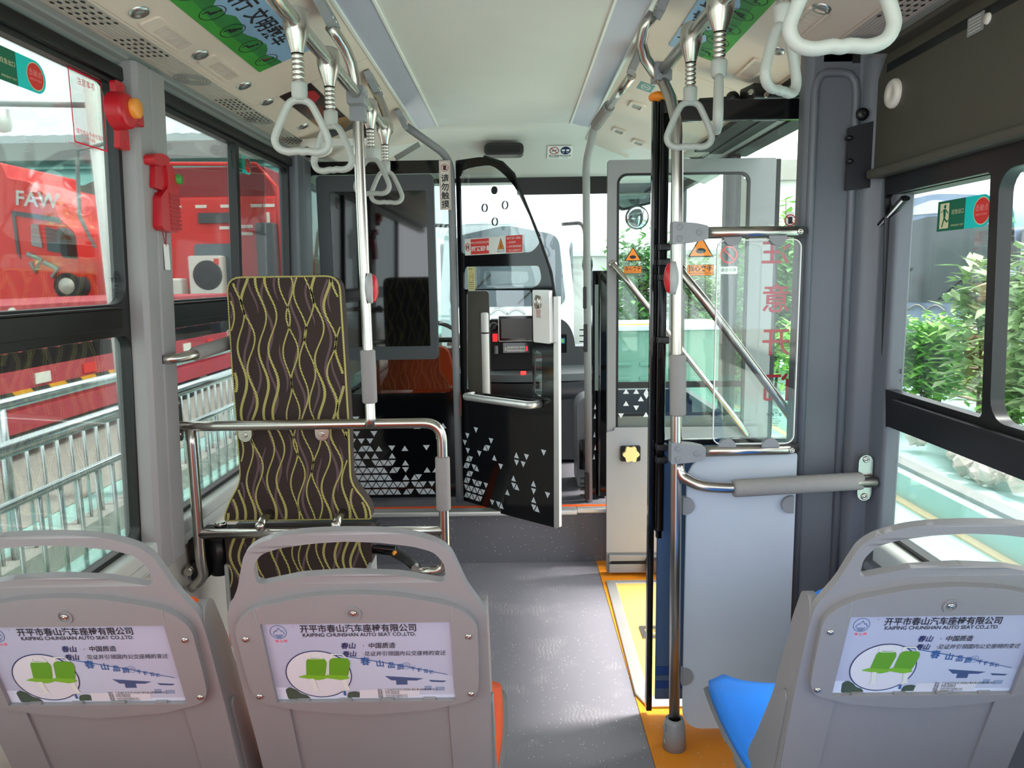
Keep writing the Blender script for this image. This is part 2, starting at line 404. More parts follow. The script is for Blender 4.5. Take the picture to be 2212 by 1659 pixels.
# grille holes, round speaker grilles and small vents set in the grille boards
def holes(b, s, y0, rows=5, skip=()):
    for i in range(5):
        for j in range(rows):
            if (i, j) in skip: continue
            cx = CX+s*(.912+i*.017); cy = y0+j*.034
            b.prism(circ(cx, cy, .0042, .007, 10), XY(0, 0, 2.0715), -.0006, .0004)
for s, side, ys, ss in ((-1, 'left', (1.72, 1.98, 2.62, 2.82, 3.3), (2.36, 2.95)), (1, 'right', (1.25, 1.5, 1.76), (2.1,))):
    b = B()
    for y in ys: holes(b, s, y)
    st(b, 'ceiling_perforation_'+side, 'duct_dark')
    b = B()
    for y in ss:
        for r in range(5): b.prism([circ(CX+s*.948, y, .014+r*.009, .018+r*.012, 28), circ(CX+s*.948, y, .0115+r*.009, .0155+r*.012, 28)], XY(0, 0, 2.0712), -.0006, .0004)
    st(b, 'ceiling_speaker_grille_'+side, 'trim_grey')
# front fascia over the windscreen
prof = [(4.02, 2.262), (4.05, 2.25), (4.10, 2.245), (4.30, 2.243), (4.40, 2.240), (4.45, 2.225), (4.62, 2.09), (4.66, 2.075), (4.72, 2.07)]
b = B()
def fas(u, v):
    y, z = prof[round(v*(len(prof)-1))]; x = -1.12+2.22*u; e = max(0, abs(x-CX)-.42)
    return (x, y, z-max(0, e-.05)*.40*(1 if v < .55 else .0))
b.grid(fas, 41, len(prof)); b.bx(-1.12, 1.1, 4.72, 5.05, 2.07, 2.09); st(b, 'trim_7', 'front_fascia')
# windscreen with its blind, and the front below it
st(B().bx(.02, .60, 4.70, 4.72, 1.968, 2.095).bx(-1.1, .02, 4.705, 4.72, 2.045, 2.095), 'trim_8', 'black')
st(B().prism([(-1.1, .98), (.55, .98), (.55, .69), (1.08, .69), (1.08, 2.1), (-1.1, 2.1)], XZ(0, YF, 0), -.003, .003), 'window_1', 'glass_screen')
b = B(); b.bx(-1.16, .56, YF-.05, YF+.12, .28, 1.0); b.bx(.56, 1.12, YF-.05, YF+.12, .28, .70); b.bx(-1.16, 1.12, YF-.02, YF+.1, 2.08, 2.33); b.bx(-1.16, -1.08, YF-.08, YF+.08, .9, 2.1); b.bx(1.05, 1.12, YF-.08, YF+.08, .69, 2.1)
st(b, 'wall_front', 'dash')
# left wall -----------------------------------------------------------------
LX = -1.13
b = B(); b.bx(-1.17, LX+.02, Y0, YF, 0, .64); st(b, 'wall_left', 'wall_beige')
b = B(); b.bx(-1.16, LX+.055, Y0, 3.72, .655, .70); b.bx(-1.15, LX+.042, Y0, 3.72, .615, .65); b.bx(-1.15, LX+.032, Y0, 3.72, .60, .615); st(b, 'trim_9', 'plastic_light', bevel=.008)
def lean(o, x0, z0=.70, k=.037):        # tumblehome of the side windows
    for v in o.data.vertices:
        if v.co.z > z0: v.co.x += (v.co.z-z0)*k*(1 if x0 < 0 else -1)
LW = ('left', LX)
def sidewin(n, y0, y1, lo, up, mullions=(), bar=(1.334, 1.40), X=LX, top=2.045, nm='trim'):
    """black frame with rounded openings; u runs along Y"""
    sgn = 1 if X < 0 else -1
    fr = ((X, 0, 0), (0, 1, 0), (0, 0, 1), (sgn, 0, 0))
    loops = [[(y0, .70), (y1, .70), (y1, top), (y0, top)]]+[rr(*l) for l in lo]+[rr(*l) for l in up]
    b = B().prism(loops, fr, -.02, .012)
    b.prism([(y0+.02, bar[0]+.004), (y1-.11, bar[0]+.004), (y1-.11, bar[1]-.008), (y0+.02, bar[1]-.008)], fr, .012, .026)
    b.prism([(y0+.02, bar[1]-.008), (y1-.10, bar[1]-.008), (y1-.10, bar[1]-.002), (y0+.02, bar[1]-.002)], fr, .012, .034)
    for (m0, m1, z0, z1) in mullions: b.prism([(m0, z0), (m1, z0), (m1, z1), (m0, z1)], fr, -.012, .022)
    o = st(b, n, 'black', bevel=.003); lean(o, X)
sidewin('trim_10', .7, 2.15, [(.72, .715, 2.10, 1.315, .04)], [(.72, 1.405, 2.088, 1.99, .045)])
sidewin('trim_11', 2.27, 3.66, [(2.29, .715, 3.62, 1.315, .03)], [(2.32, 1.405, 3.62, 1.985, .03)], [(2.93, 2.965, 1.40, 1.99)])
o = st(B().prism([(.7, .71), (2.14, .71), (2.14, 2.0), (.7, 2.0)], ((LX-.01, 0, 0), (0, 1, 0), (0, 0, 1), (1, 0, 0)), -.002, .002), 'window_2', 'glass_side'); lean(o, LX)
o = st(B().prism([(2.27, .71), (3.66, .71), (3.66, 2.0), (2.27, 2.0)], ((LX-.01, 0, 0), (0, 1, 0), (0, 0, 1), (1, 0, 0)), -.002, .002), 'window_3', 'glass_side'); lean(o, LX)
o = st(B().prism(rr(2.97, 1.405, 3.30, 1.985, .02), ((LX+.008, 0, 0), (0, 1, 0), (0, 0, 1), (1, 0, 0)), -.002, .002), 'window_4', 'glass_clear'); lean(o, LX)
# dark roof rail over the windows, and pillars
b = B(); b.bx(-1.13, -1.055, Y0, 3.75, 2.003, 2.042); st(b, 'trim_12', 'black', bevel=.006)
b = B(); b.prism([(.0, 0), (.065, 0), (.065, .03), (.05, .038), (.046, .034), (.04, .04), (0, .04)], ((0, 0, 0), (1, 0, 0), (0, 1, 0), (0, 0, 1)), 0, 0)
def pillar(n, y0, y1, X, depth, z0, z1, m):
    s = 1 if X < 0 else -1; b = B(); c = y0+(y1-y0)*.45
    pl = [(X-s*.04, y0), (X+s*(depth-.012), y0), (X+s*depth, y0+.012), (X+s*depth, c-.006), (X+s*(depth-.006), c-.003), (X+s*(depth-.006), c+.003), (X+s*depth, c+.006), (X+s*depth, y1-.012), (X+s*(depth-.012), y1), (X-s*.04, y1)]
    b.prism(pl, ((0, 0, 0), (1, 0, 0), (0, 1, 0), (0, 0, 1)), z0, z1); o = st(b, n, m, bevel=.003); lean(o, X); return o
pillar('trim_13', 2.105, 2.285, LX, .06, .60, 2.06, 'pillar_grey')
pillar('trim_14', 3.645, 3.90, LX, .05, .28, 2.06, 'pillar_blue')
# driver's side window and the wall ahead of the partition
b = B().prism([[(3.9, .3), (5.0, .3), (5.0, 2.06), (3.9, 2.06)], rr(3.98, .95, 4.9, 1.97, .05)], ((LX, 0, 0), (0, 1, 0), (0, 0, 1), (1, 0, 0)), -.02, .012); st(b, 'trim_15', 'black')
st(B().prism([(3.95, .93), (4.95, .93), (4.95, 2.0), (3.95, 2.0)], ((LX-.01, 0, 0), (0, 1, 0), (0, 0, 1), (1, 0, 0)), -.002, .002), 'window_5', 'glass_side')
# right wall ----------------------------------------------------------------
RX = 1.08
b = B(); b.bx(RX-.01, 1.14, Y0, 2.25, 0, .66); b.bx(RX, 1.11, 2.125, 2.30, 0, 2.1); b.bx(RX, 1.10, 3.70, 3.80, 0, 2.1); b.bx(RX-.02, 1.14, 3.8, YF, .28, .70); st(b, 'wall_right', 'pillar_blue')
b = B(); b.bx(RX-.06, 1.12, Y0, 2.06, .62, .70); st(b, 'trim_16', 'plastic_light', bevel=.018, segs=3)
b = B(); b.bx(RX-.13, 1.12, 1.35, 2.0, .45, .6); b.bx(RX-.09, 1.12, Y0, 2.06, .60, .64); st(b, 'trim_17', 'pillar_blue', bevel=.02)
sidewin('trim_18', .5, 2.12, [(.52, .715, 2.095, 1.025, .02)], [(1.655, 1.13, 2.115, 1.672, .012), (.52, 1.13, 1.625, 1.672, .05)], [], bar=(1.032, 1.115), X=RX, top=2.02)
st(B().prism([(.5, .71), (2.12, .71), (2.12, 1.7), (.5, 1.7)], ((RX+.01, 0, 0), (0, 1, 0), (0, 0, 1), (-1, 0, 0)), -.002, .002), 'window_6', 'glass_clear')
b = B(); b.bx(RX-.035, 1.12, .5, 2.13, 1.672, 1.715); b.bx(RX-.05, 1.12, .5, 2.13, 1.715, 1.78); st(b, 'trim_19', 'dark_olive', bevel=.006)
# door header and the roof over the doorway
b = B(); b.bx(RX-.03, 1.14, 2.25, 3.75, 2.03, 2.32); b.bx(RX-.12, RX, 2.2, 3.75, 2.045, 2.08); b.bx(RX-.20, RX-.12, 2.2, 3.72, 2.05, 2.07); st(b, 'trim_20', 'black_matte')
b = B(); b.bx(RX+.0, 1.09, 3.67, 3.70, 0, 2.05); b.bx(RX, 1.10, 2.26, 2.30, 0, 2.05); st(b, 'trim_21', 'rubber')
b = B().prism([[(3.8, .68), (5.0, .68), (5.0, 2.1), (3.8, 2.1)], rr(3.86, .74, 4.93, 2.0, .05)], ((RX, 0, 0), (0, 1, 0), (0, 0, 1), (-1, 0, 0)), -.02, .02); st(b, 'trim_22', 'black')
# roof skin
st(B().bx(-1.17, 1.14, Y0, 5.15, 2.335, 2.36), 'roof', 'white')
# door-post casing on the right
b = B(); pl = [(1.10, 2.085), (1.055, 2.085), (1.05, 2.10), (1.045, 2.16), (1.005, 2.175), (.995, 2.19), (.99, 2.20), (.85, 2.20), (.835, 2.215), (.835, 2.26), (1.10, 2.26)]
b.prism(pl, ((0, 0, 0), (1, 0, 0), (0, 1, 0), (0, 0, 1)), 0, 2.12); st(b, 'trim_23', 'pillar_blue', bevel=.012, segs=3)
def arch(x0, x1, z1, d, r, n=8):
    return [(x0, .0), (x1, .0)]+[(x1-r+r*math.cos(PI/2*i/n), z1-r+r*math.sin(PI/2*i/n)) for i in range(n+1)]+[(x0+r-r*math.sin(PI/2*i/n), z1-r+r*math.cos(PI/2*i/n)) for i in range(n+1)]
out = arch(.808, .985, 2.03, 0, .045); inn = [(.826, .0), (.965, .0)]+arch(.826, .965, 2.005, 0, .035)[2:]
o_ = [(.808, 0), (.826, 0)]+[p for p in reversed(inn[2:])][0:0]
b = B()
b.tube([(.858, 2.198, .02), (.858, 2.198, 1.97), (.862, 2.198, 1.995), (.874, 2.198, 2.014), (.89, 2.198, 2.02), (.93, 2.198, 2.02), (.955, 2.198, 2.014), (.97, 2.198, 1.995), (.975, 2.198, 1.965), (.977, 2.198, .02)], .012, 10)
st(b, 'trim_24', 'pillar_blue')
# ================================================================== passenger seats
LEAN = math.radians(18)
def back_frame(dn=0.0): # rear plane of the backrest, local to the seat: u sideways, v up along the lean, n toward the rear
    return (Vector((0, 0, 0))+Vector((0, -math.cos(LEAN), -math.sin(LEAN)))*dn, (1, 0, 0), (0, -math.sin(LEAN), math.cos(LEAN)), (0, -math.cos(LEAN), -math.sin(LEAN)))
def bp(u, v, n=0.0):
    return Vector((u, -math.sin(LEAN)*v-math.cos(LEAN)*n, math.cos(LEAN)*v-math.sin(LEAN)*n))
HALF = [(0, .678), (.06, .676), (.10, .670), (.137, .655), (.155, .638), (.166, .605), (.176, .572), (.190, .545), (.2025, .521), (.206, .48), (.206, .33), (.203, .15), (.196, .0)]
HOLE = [(0, .659), (.05, .656), (.10, .648), (.130, .637), (.145, .614), (.145, .584), (.138, .579), (.075, .594), (0, .599)]
def mirror(h, r): P = h+[(-x, v) for x, v in reversed(h) if x > 0]; return poly(P, r, 4)
def make_seat(pad, label):
    t = thing('passenger_seat', label, 'seat', (0, 0, 0))
    b = B(); b.prism([mirror(HALF, .022), mirror(HOLE, .010), rr(-.135, .02, .135, .330, .02)], back_frame(), -.011, .002); b.build('backrest', 'seat_shell', t, bevel=.0055, segs=4)
    b = B(); b.prism(rr(-.145, .01, .145, .34, .02), back_frame(), -.016, -.002); b.build('back_recess', 'seat_shell', t)
    for s in (-1, 1):
        b = B(); fr = (bp(0, 0, 0), (0, -math.cos(LEAN), -math.sin(LEAN)), (0, -math.sin(LEAN), math.cos(LEAN)), (s, 0, 0))
        b.prism(poly([(.0, .0), (.0, .50), (-.02, .525), (-.045, .515), (-.060, .44), (-.075, .25), (-.11, .10), (-.14, .0)], .03), fr, .190, .2055)
        b.prism(poly([(-.012, .05), (-.016, .30), (-.03, .31), (-.045, .28), (-.06, .12), (-.085, .03)], .02), fr, .2055, .2095)
        b.build('side_bolster', 'seat_shell', t, bevel=.005, segs=3)
    b = B(); b.prism(poly([(.190, .02), (.203, .25), (.203, .42), (.18, .485), (.12, .51), (-.12, .51), (-.18, .485), (-.203, .42), (-.203, .25), (-.190, .02)], .03), back_frame(), -.070, -.024)
    b.build('back_pad', pad, t, bevel=.015, segs=3)
    # seat pan, its skirt and the cushion
    b = B()
    def pan(u, v): # v: 0 back 1 front
        s = u*2-1; y = .02+v*.47; hw = .196+.02*math.sin(v*PI*.9); hw *= 1-.25*max(0, v-.85)/.15
        return Vector((s*hw, y, .0-.012*math.cos(s*PI*.5)+.014*abs(s)**4-.03*max(0, v-.8)/.2))
    top = lambda u, v: pan(u, v)+Vector((0, 0, .028))
    b.grid(top, 15, 15, 0); nv = len(b.v); b.grid(pan, 15, 15, 0)
    for j in range(14):
        for q in (0, 14): a = j*15+q; b.f.append([a, a+15, a+15+nv, a+nv]); b.m.append(0); b.s.append(True)
    for i in range(14):
        for j in (0, 14): a = j*15+i; b.f.append([a, a+1, a+1+nv, a+nv]); b.m.append(0); b.s.append(True)
    b.build('cushion', pad, t)
    b = B()
    low = lambda u, v: Vector((pan(u, v).x*1.05, pan(u, v).y*1.03-.005, pan(u, v).z+.004)); lo2 = lambda u, v: Vector((pan(u, v).x*.93, pan(u, v).y*.97, pan(u, v).z-.045))
    b.grid(low, 15, 15); nv = len(b.v); b.grid(lo2, 15, 15)
    for j in range(14):
        for q in (0, 14): a = j*15+q; b.f.append([a, a+15, a+15+nv, a+nv]); b.m.append(0); b.s.append(True)
    for i in range(14):
        for j in (0, 14): a = j*15+i; b.f.append([a, a+1, a+1+nv, a+nv]); b.m.append(0); b.s.append(True)
    for s in (-1, 1):
        for k in range(3): b.bx(s*.188, s*.198, .10+k*.10, .14+k*.10, -.05, -.012)
    b.build('seat_pan', 'seat_shell', t, bevel=0)
    # poster frame
    FO = mirror([(0, .568), (.07, .563), (.15, .543), (.176, .524), (.191, .50), (.190, .41), (.188, .36), (.176, .337), (.11, .315), (0, .304)], .018)
    SH0 = [(-.152, .297), (.152, .297), (.152, .450), (-.152, .450)]
    q = lambda x, v: (x*.98, .336+(v-.297)*1.131)
    SH = [q(*p) for p in SH0]
    b = B(); b.prism([FO, SH], back_frame(.0), .002, .013)
    b.prism(SH, back_frame(), .002, .0055)
    for x in (-.105, -.035, .035, .105): b.prism([(x-.010, .331), (x+.010, .331), (x+.010, .339), (x-.010, .339)], back_frame(), .005, .0115)
    for s in (-1, 1): b.prism([(s*.152, .509), (s*.153, .509), (s*.153, .541), (s*.152, .541)], back_frame(), .0128, .0136, 1)
    b.prism([circ(0, .530, .012, .0135), circ(0, .530, .009, .0105)], back_frame(), .0125, .015)
    pf = b.build('poster_frame', ['seat_shell', 'trim_grey'], t, bevel=.0022)
    for x, v in ((-.176, .479), (.176, .479), (-.175, .352), (.175, .352), (0, .530)): b = B(); screw(b, bp(x, v, .0132), (0, -math.cos(LEAN), -math.sin(LEAN)), .0052); b.build('screw_head', 'steel', pf)
    # poster with its print
    b = B(); fr = back_frame()
    b.prism(SH, fr, .0056, .0062, 0)
    F = lambda x, v: (bp(*q(x, v), .0062), Vector(fr[1])*.98, Vector(fr[2])*1.131, fr[3])
    # sky wash, factory building
    b.prism([(-.151, .298), (.151, .298), (.151, .315), (-.151, .322)], F(0, 0), .0001, .0001, 5)
    b.prism([(-.04, .304), (-.045, .3865), (.0, .378), (.055, .364), (.115, .348), (.150, .341), (.150, .304)], F(0, 0), .0002, .0002, 6)
    for (a, c, h) in (((-.047, .388), (.055, .366), .0016), ((.055, .366), (.14, .345), .0012)):
        b.prism([a, c, (c[0], c[1]-h), (a[0], a[1]-h)], F(0, 0), .0004, .0004, 2)
    b.prism([(-.042, .385), (-.039, .385), (-.034, .304), (-.038, .304)], F(0, 0), .0004, .0004, 2)
    b.prism([(.035, .343), (.10, .337), (.088, .333), (.045, .334)], F(0, 0), .0004, .0004, 7)
    b.prism([(.053, .334), (.072, .334), (.072, .325), (.053, .325)], F(0, 0), .0004, .0004, 7)
    b.prism([(.108, .334), (.138, .332), (.133, .329), (.112, .330)], F(0, 0), .0004, .0004, 7)
    for x0, x1, z0, z1, m_ in ((.100, .112, .313, .322, 8), (.118, .134, .312, .320, 8)): b.prism([(x0, z0), (x1, z0), (x1, z1), (x0, z1)], F(0, 0), .0004, .0004, m_)
    b.prism(poly([(-.034, .3), (-.03, .311), (-.018, .313), (-.006, .309), (-.004, .3)], .004), F(0, 0), .0005, .0005, 9)
    b.prism(poly([(-.134, .298), (-.136, .318), (-.128, .323), (-.118, .318), (-.11, .309), (-.1, .306), (-.095, .298)], .004), F(0, 0), .0005, .0005, 9)
    # oval with two green seats
    b.prism(circ(-.0745, .348, .0540, .0455, 40), F(0, 0), .0006, .0006, 13)
    b.prism([circ(-.0745, .348, .0552, .0465, 40), circ(-.0745, .348, .0535, .0448, 40)], F(0, 0), .0009, .0009, 3)
    I0 = Vector(F(0, 0)[0]); ks = 1.13; FI = (Vector(F(0, 0)[0])+Vector(fr[1])*.98*(.0745*0+(-.0745+.084*ks))+Vector(fr[2])*1.131*(.350-.349*ks), Vector(fr[1])*.98*ks, Vector(fr[2])*1.131*ks, fr[3])
    for dx in (0, .034):
        b.prism(poly([(-.103+dx, .345), (-.099+dx, .372), (-.094+dx, .376), (-.072+dx, .375), (-.069+dx, .368), (-.074+dx, .347), (-.078+dx, .341)], .004), FI, .0010+dx*.01, .0010+dx*.01, 4)
        b.prism(poly([(-.116+dx, .343), (-.104+dx, .347), (-.076+dx, .345), (-.073+dx, .340), (-.086+dx, .337)], .003), FI, .0011+dx*.01, .0011+dx*.01, 10)
        b.prism([poly([(-.096+dx, .374), (-.098+dx, .383), (-.078+dx, .383), (-.072+dx, .374)], .004), poly([(-.093+dx, .375), (-.094+dx, .381), (-.079+dx, .381), (-.075+dx, .375)], .003)], FI, .0012, .0012, 11)
    for x in (-.099, -.052): b.prism([(x, .340), (x+.007, .340), (x+.010, .322), (x+.013, .320), (x-.001, .317), (x+.003, .322)], FI, .0012, .0012, 11)
    # emblem: ring, mountain line, water lines
    b.prism([circ(-.128, .430, .0135, .0125, 28), circ(-.128, .430, .0127, .0117, 28)], F(0, 0), .0006, .0006, 2)
    def line(pts, w_, m_):
        for (x0, y0), (x1, y1) in zip(pts, pts[1:]):
            d = math.hypot(x1-x0, y1-y0); nx, ny = -(y1-y0)/d*w_/2, (x1-x0)/d*w_/2
            b.prism([(x0-nx, y0-ny), (x1-nx, y1-ny), (x1+nx, y1+ny), (x0+nx, y0+ny)], F(0, 0), .0007, .0007, m_)
    line([(-.137, .426), (-.133, .433), (-.131, .431), (-.127, .438), (-.123, .431), (-.121, .433), (-.118, .426)], .0008, 2)
    for k in range(4): line([(-.136+k*.0015, .4245-k*.0016), (-.120-k*.0015, .4245-k*.0016)], .0007, 2)
    line([(-.100-.003, .4405), (-.1005-.003, .4385)], .0006, 2)
    T = lambda s_, x, v, z, m_=1, **k: b.text(s_, F(x, v), z, m_, off=.0008, **k)
    T('春 山 牌', -.126, .413, .0056, 12)
    T('开平市春山汽车座椅有限公司', .002, .4345, .0150, 1, bold=.015, sx=.97)
    T('KAIPING CHUNSHAN AUTO SEAT CO.,LTD.', .002, .4235, .0092, 1, bold=.01, sx=1.02)
    T('春山', -.018, .402, .0125, 3, bold=.02, shear=.2); T('·  中国质造', .032, .402, .0112, 1, shear=.15, bold=.01)
    T('春山', -.018, .3865, .0118, 3, bold=.02, shear=.2); T('·见证并引领国内公交座椅的变迁', .072, .3865, .0096, 1, shear=.15, bold=.005)
    for ch, x, v, z in (('春', .006, .3715, .0165), ('山', .030, .367, .0145), ('品', .048, .3635, .0125), ('质', .063, .360, .012), ('千', .084, .3565, .009), ('锤', .095, .3535, .0085), ('百', .105, .3515, .008), ('炼', .114, .3495, .0075)): T(ch, x, v, z, 2, bold=.02)
    b.prism([circ(.0735, .3625, .006, .0065), circ(.0735, .3625, .0054, .0059)], F(0, 0), .0007, .0007, 2)
    line([(.070, .361), (.0735, .365), (.077, .361)], .0007, 2)
    b.prism([(-.012, .2985), (.09, .3005), (.092, .318), (-.010, .3155)], F(0, 0), .0006, .0006, 13)
    for k, s_ in enumerate(('地址：广东省开平市长沙街道办事处春山西路10号1座-2', '电话：0750-2029018', '传真：0750-2029020', '网址：www.kpchunshan.com', '邮箱：kpchunshan@163.com')):
        b.text(s_, F(.020, .3152-k*.0036), .0046, 1, off=.0010, align='LEFT', sx=.9)
    b.build('poster_sheet', ['poster_white', 'ink', 'ink_blue', 'navy', 'poster_green', 'poster_haze', 'poster_wall', 'ink_roof', 'poster_window', 'poster_tree', 'poster_green2', 'plastic_light', 'red_ink', 'poster_oval'], t, fix=False)
    # under-seat beam and leg
    b = B(); b.bx(-.10, -.06, .03, .44, -.10, -.045); b.bx(.06, .10, .03, .44, -.10, -.045); b.bx(-.21, .21, .20, .26, -.15, -.09)
    b.build('seat_beam', 'black', t, bevel=.004)
    b = B(); b.add([(-.03, .10, -.43), (.03, .10, -.43), (.03, .36, -.43), (-.03, .36, -.43), (-.03, .18, -.14), (.03, .18, -.14), (.03, .28, -.14), (-.03, .28, -.14)], [(0, 1, 2, 3), (4, 5, 6, 7), (0, 1, 5, 4), (1, 2, 6, 5), (2, 3, 7, 6), (3, 0, 4, 7)])
    b.bx(-.05, .05, .08, .38, -.45, -.43); b.build('leg', 'black', t, bevel=.004)
    return t
SY = 1.26; SZ = .45          # foot of the backrest planes
s0 = make_seat('orange_pad', 'grey shelled seat with orange cushion beside the aisle, a rail with padded sleeve before it')
s0.location = (-.257, SY, SZ)
s1 = copy_tree(s0); s1.location = (-.7055, SY, SZ); tag(s1, 'grey shelled seat with orange cushion at the window wall, next to another like it')
s2 = make_seat('blue_pad', 'grey shelled seat with bright blue cushion beside the doorway panel', ); s2.location = (.664, SY, SZ); s2.rotation_euler.z = 0
for s in (s0, s1): s['group'] = 'seats with advertising posters on their backs'
s2['group'] = 'seats with advertising posters on their backs'
for x, lb in ((-.257, 'unseen orange-cushioned seat added one row back for warm bounce light, beside the aisle'), (-.7055, 'unseen orange-cushioned seat added one row back for warm bounce light, at the window wall')):  # unseen seats, added to bounce warm light onto the seat backs and rails
    o = copy_tree(s0); o.location = (x, SY-.76, SZ); o['label'] = lb; o['group'] = 'unseen orange seats added for their bounced light'
o = copy_tree(s2); o.location = (.664, SY-.76, SZ); o['label'] = 'unseen blue-cushioned seat added one row back on the right for blue bounce light'; o['group'] = 'unseen blue seats added for their bounced light'  # unseen seat, added to bounce blue light and shade the right seat
# ================================================================== stainless rails, poles, padded sleeves
def sleeve(t, p0, p1, r=.0235, name='foam_sleeve'):
    p0, p1 = Vector(p0), Vector(p1); d = (p1-p0).normalized()
    b = B(); b.tube([p0, p0+d*.002, p0+d*.006, p1-d*.006, p1-d*.002, p1], [r*.85, r*.95, r, r, r*.95, r*.85], 20); return b.build(name, 'foam_grey', t)
def stadium(r, h, n=8): return [(r*math.cos(a), h+r*math.sin(a)) for a in [PI*i/n for i in range(n+1)]]+[(r*math.cos(a), -h+r*math.sin(a)) for a in [PI+PI*i/n for i in range(n+1)]]
def clamp_block(b, c, d, rot=None): b.box(c, d, rot)
R1 = .0165
# --- guard rail round the left bay, with its own pole
t = thing('guard_rail', 'bent stainless guard rail with upright pole and foam sleeves, before the patterned backrest', 'rail', (-.46, 2.3, .52))
G = 2.3
b = B(); b.tube(fil([(-1.068, G, 1.010), (-.90, G, 1.010), (-.36, G, 1.010), (-.238, G, 1.010), (-.238, G, .88), (-.240, G, .52), (-.33, G, .515)], [.05, .05, .05, .10, .05, .035, 0], 8), R1, 16); b.build('top_rail', 'steel', t)
b = B(); b.tube(fil([(-1.035, G, 1.005), (-1.035, G, .9), (-1.035, G, .56), (-1.035, G+.02, .50), (-1.085, G+.02, .46)], .06, 8), R1, 16); b.build('end_post', 'steel', t)
b = B(); b.cyl((-1.03, G, .655), (-.245, G, .655), R1*.95, seg=16); b.build('lower_rail', 'steel', t)
b = B(); b.tube([(-.462, G, 1.005), (-.462, G, 1.03), (-.462, G, 1.5), (-.462, G, 1.93), (-.462, G, 2.00), (-.464, G-.005, 2.05), (-.470, G-.02, 2.09), (-.482, G-.04, 2.125), (-.498, G-.065, 2.152), (-.512, G-.09, 2.172)], [R1*1.5]+[R1]*9, 16); b.build('pole', 'steel', t)
sleeve(t, (-.462, G, 1.245), (-.462, G, 1.077)); sleeve(t, (-.2385, G, .90), (-.2395, G, .725))
b = B(); b.prism(stadium(.017, .055), ((-1.068, G-.0, 1.035), (0, 1, 0), (0, 0, 1), (1, 0, 0)), -.004, .003)
for z in (1.085, .985): screw(b, (-1.065, G, z), (1, 0, 0), .009)
b.build('wall_flange', 'steel', t)
def stop_button(t, c, s):
    b = B(); fr = ((c[0], c[1], c[2]), (0, 1, 0), (0, 0, 1), (s, 0, 0))
    b.ball((c[0]+s*.014, c[1]-.012, c[2]), (.017, .026, .047), 0, 12); pb = b.build('button_housing', 'plastic_grey', t)
    b = B(); b.ball((c[0]+s*.022, c[1]-.008, c[2]), (.0155, .024, .043), 0, 12); b.build('button_cap', 'red_plastic', pb)
stop_button(t, (-.455, G-.012, 1.435), 1)
for x in (-.865, -.62):
    b = B(); b.prism([(-.022, .018), (-.022, -.006)]+[(-.022*math.cos(PI*i/8), -.006-.022*math.sin(PI*i/8)) for i in range(1, 8)]+[(.022, -.006), (.022, .018)], XZ(x, G+.016, .983), -.004, .012)
    screw(b, (x, G+.004, .978), (0, -1, 0), .009); b.build('mounting_tab', 'steel', t, bevel=.002)
    b = B(); b.tube([(x+.03, G, .668), (x+.03, G+.03, .69), (x+.03, G+.10, .69)], .014, 12); b.ball((x+.03, G+.0, .678), .016, 0, 8); b.build('stud', 'steel', t)
b = B(); b.prism(stadium(.012, .02), ((-.335, G-.012, .516), (1, 0, 0), (0, 0, 1), (0, -1, 0)), -.01, .01); screw(b, (-.335, G-.023, .516), (0, -1, 0), .009); b.build('floor_lug', 'steel', t)
# --- padded wall handle on the left
t = thing('wall_handle', 'short padded grab handle on the left window pillar behind the tall patterned backrest', 'handle', (-1.06, 2.2, 1.25))
b = B(); b.prism(stadium(.016, .048), ((-1.066, 2.195, 1.252), (0, 1, 0), (0, 0, 1), (1, 0, 0)), -.004, .003)
for z in (1.292, 1.212): screw(b, (-1.063, 2.195, z), (1, 0, 0), .008)
b.build('flange', 'steel', t)
b = B(); b.tube(fil([(-1.062, 2.195, 1.235), (-1.025, 2.195, 1.235), (-.985, 2.25, 1.24), (-.955, 2.50, 1.26), (-1.08, 2.80, 1.27)], .04), .015, 14); b.build('tube', 'steel', t)
sleeve(t, (-.987, 2.262, 1.243), (-.955, 2.50, 1.262), .022)
# --- door pole on the right with its rails
P = Vector((.462, 2.131, 0))
t = thing('door_pole', 'upright stainless pole with foam sleeve and red stop button between aisle and doorway', 'pole', (.47, 2.131, 0))
b = B(); b.tube([(.476, 2.131, .05), (.470, 2.131, .7), (.464, 2.131, 1.2), (.458, 2.131, 1.7), (.456, 2.133, 1.82), (.455, 2.15, 1.89), (.449, 2.19, 1.955), (.436, 2.235, 2.01), (.412, 2.255, 2.045), (.384, 2.245, 2.08), (.368, 2.225, 2.115), (.372, 2.20, 2.15), (.395, 2.18, 2.18)], R1, 16); b.build('tube', 'steel', t)
b = B(); b.lathe([(0, 0), (.036, 0), (.034, .06), (.031, .088), (.028, .098), (.019, .10)], (.4765, 2.131, 0), seg=28)
for z in (.03, .075): screw(b, (.4765-.033, 2.12, z), (-1, -.3, 0), .008)
b.build('floor_cup', 'bracket_grey', t)
sleeve(t, (.468, 2.131, 1.235), (.4705, 2.131, 1.055)); stop_button(t, (.458, 2.12, 1.453), -1)
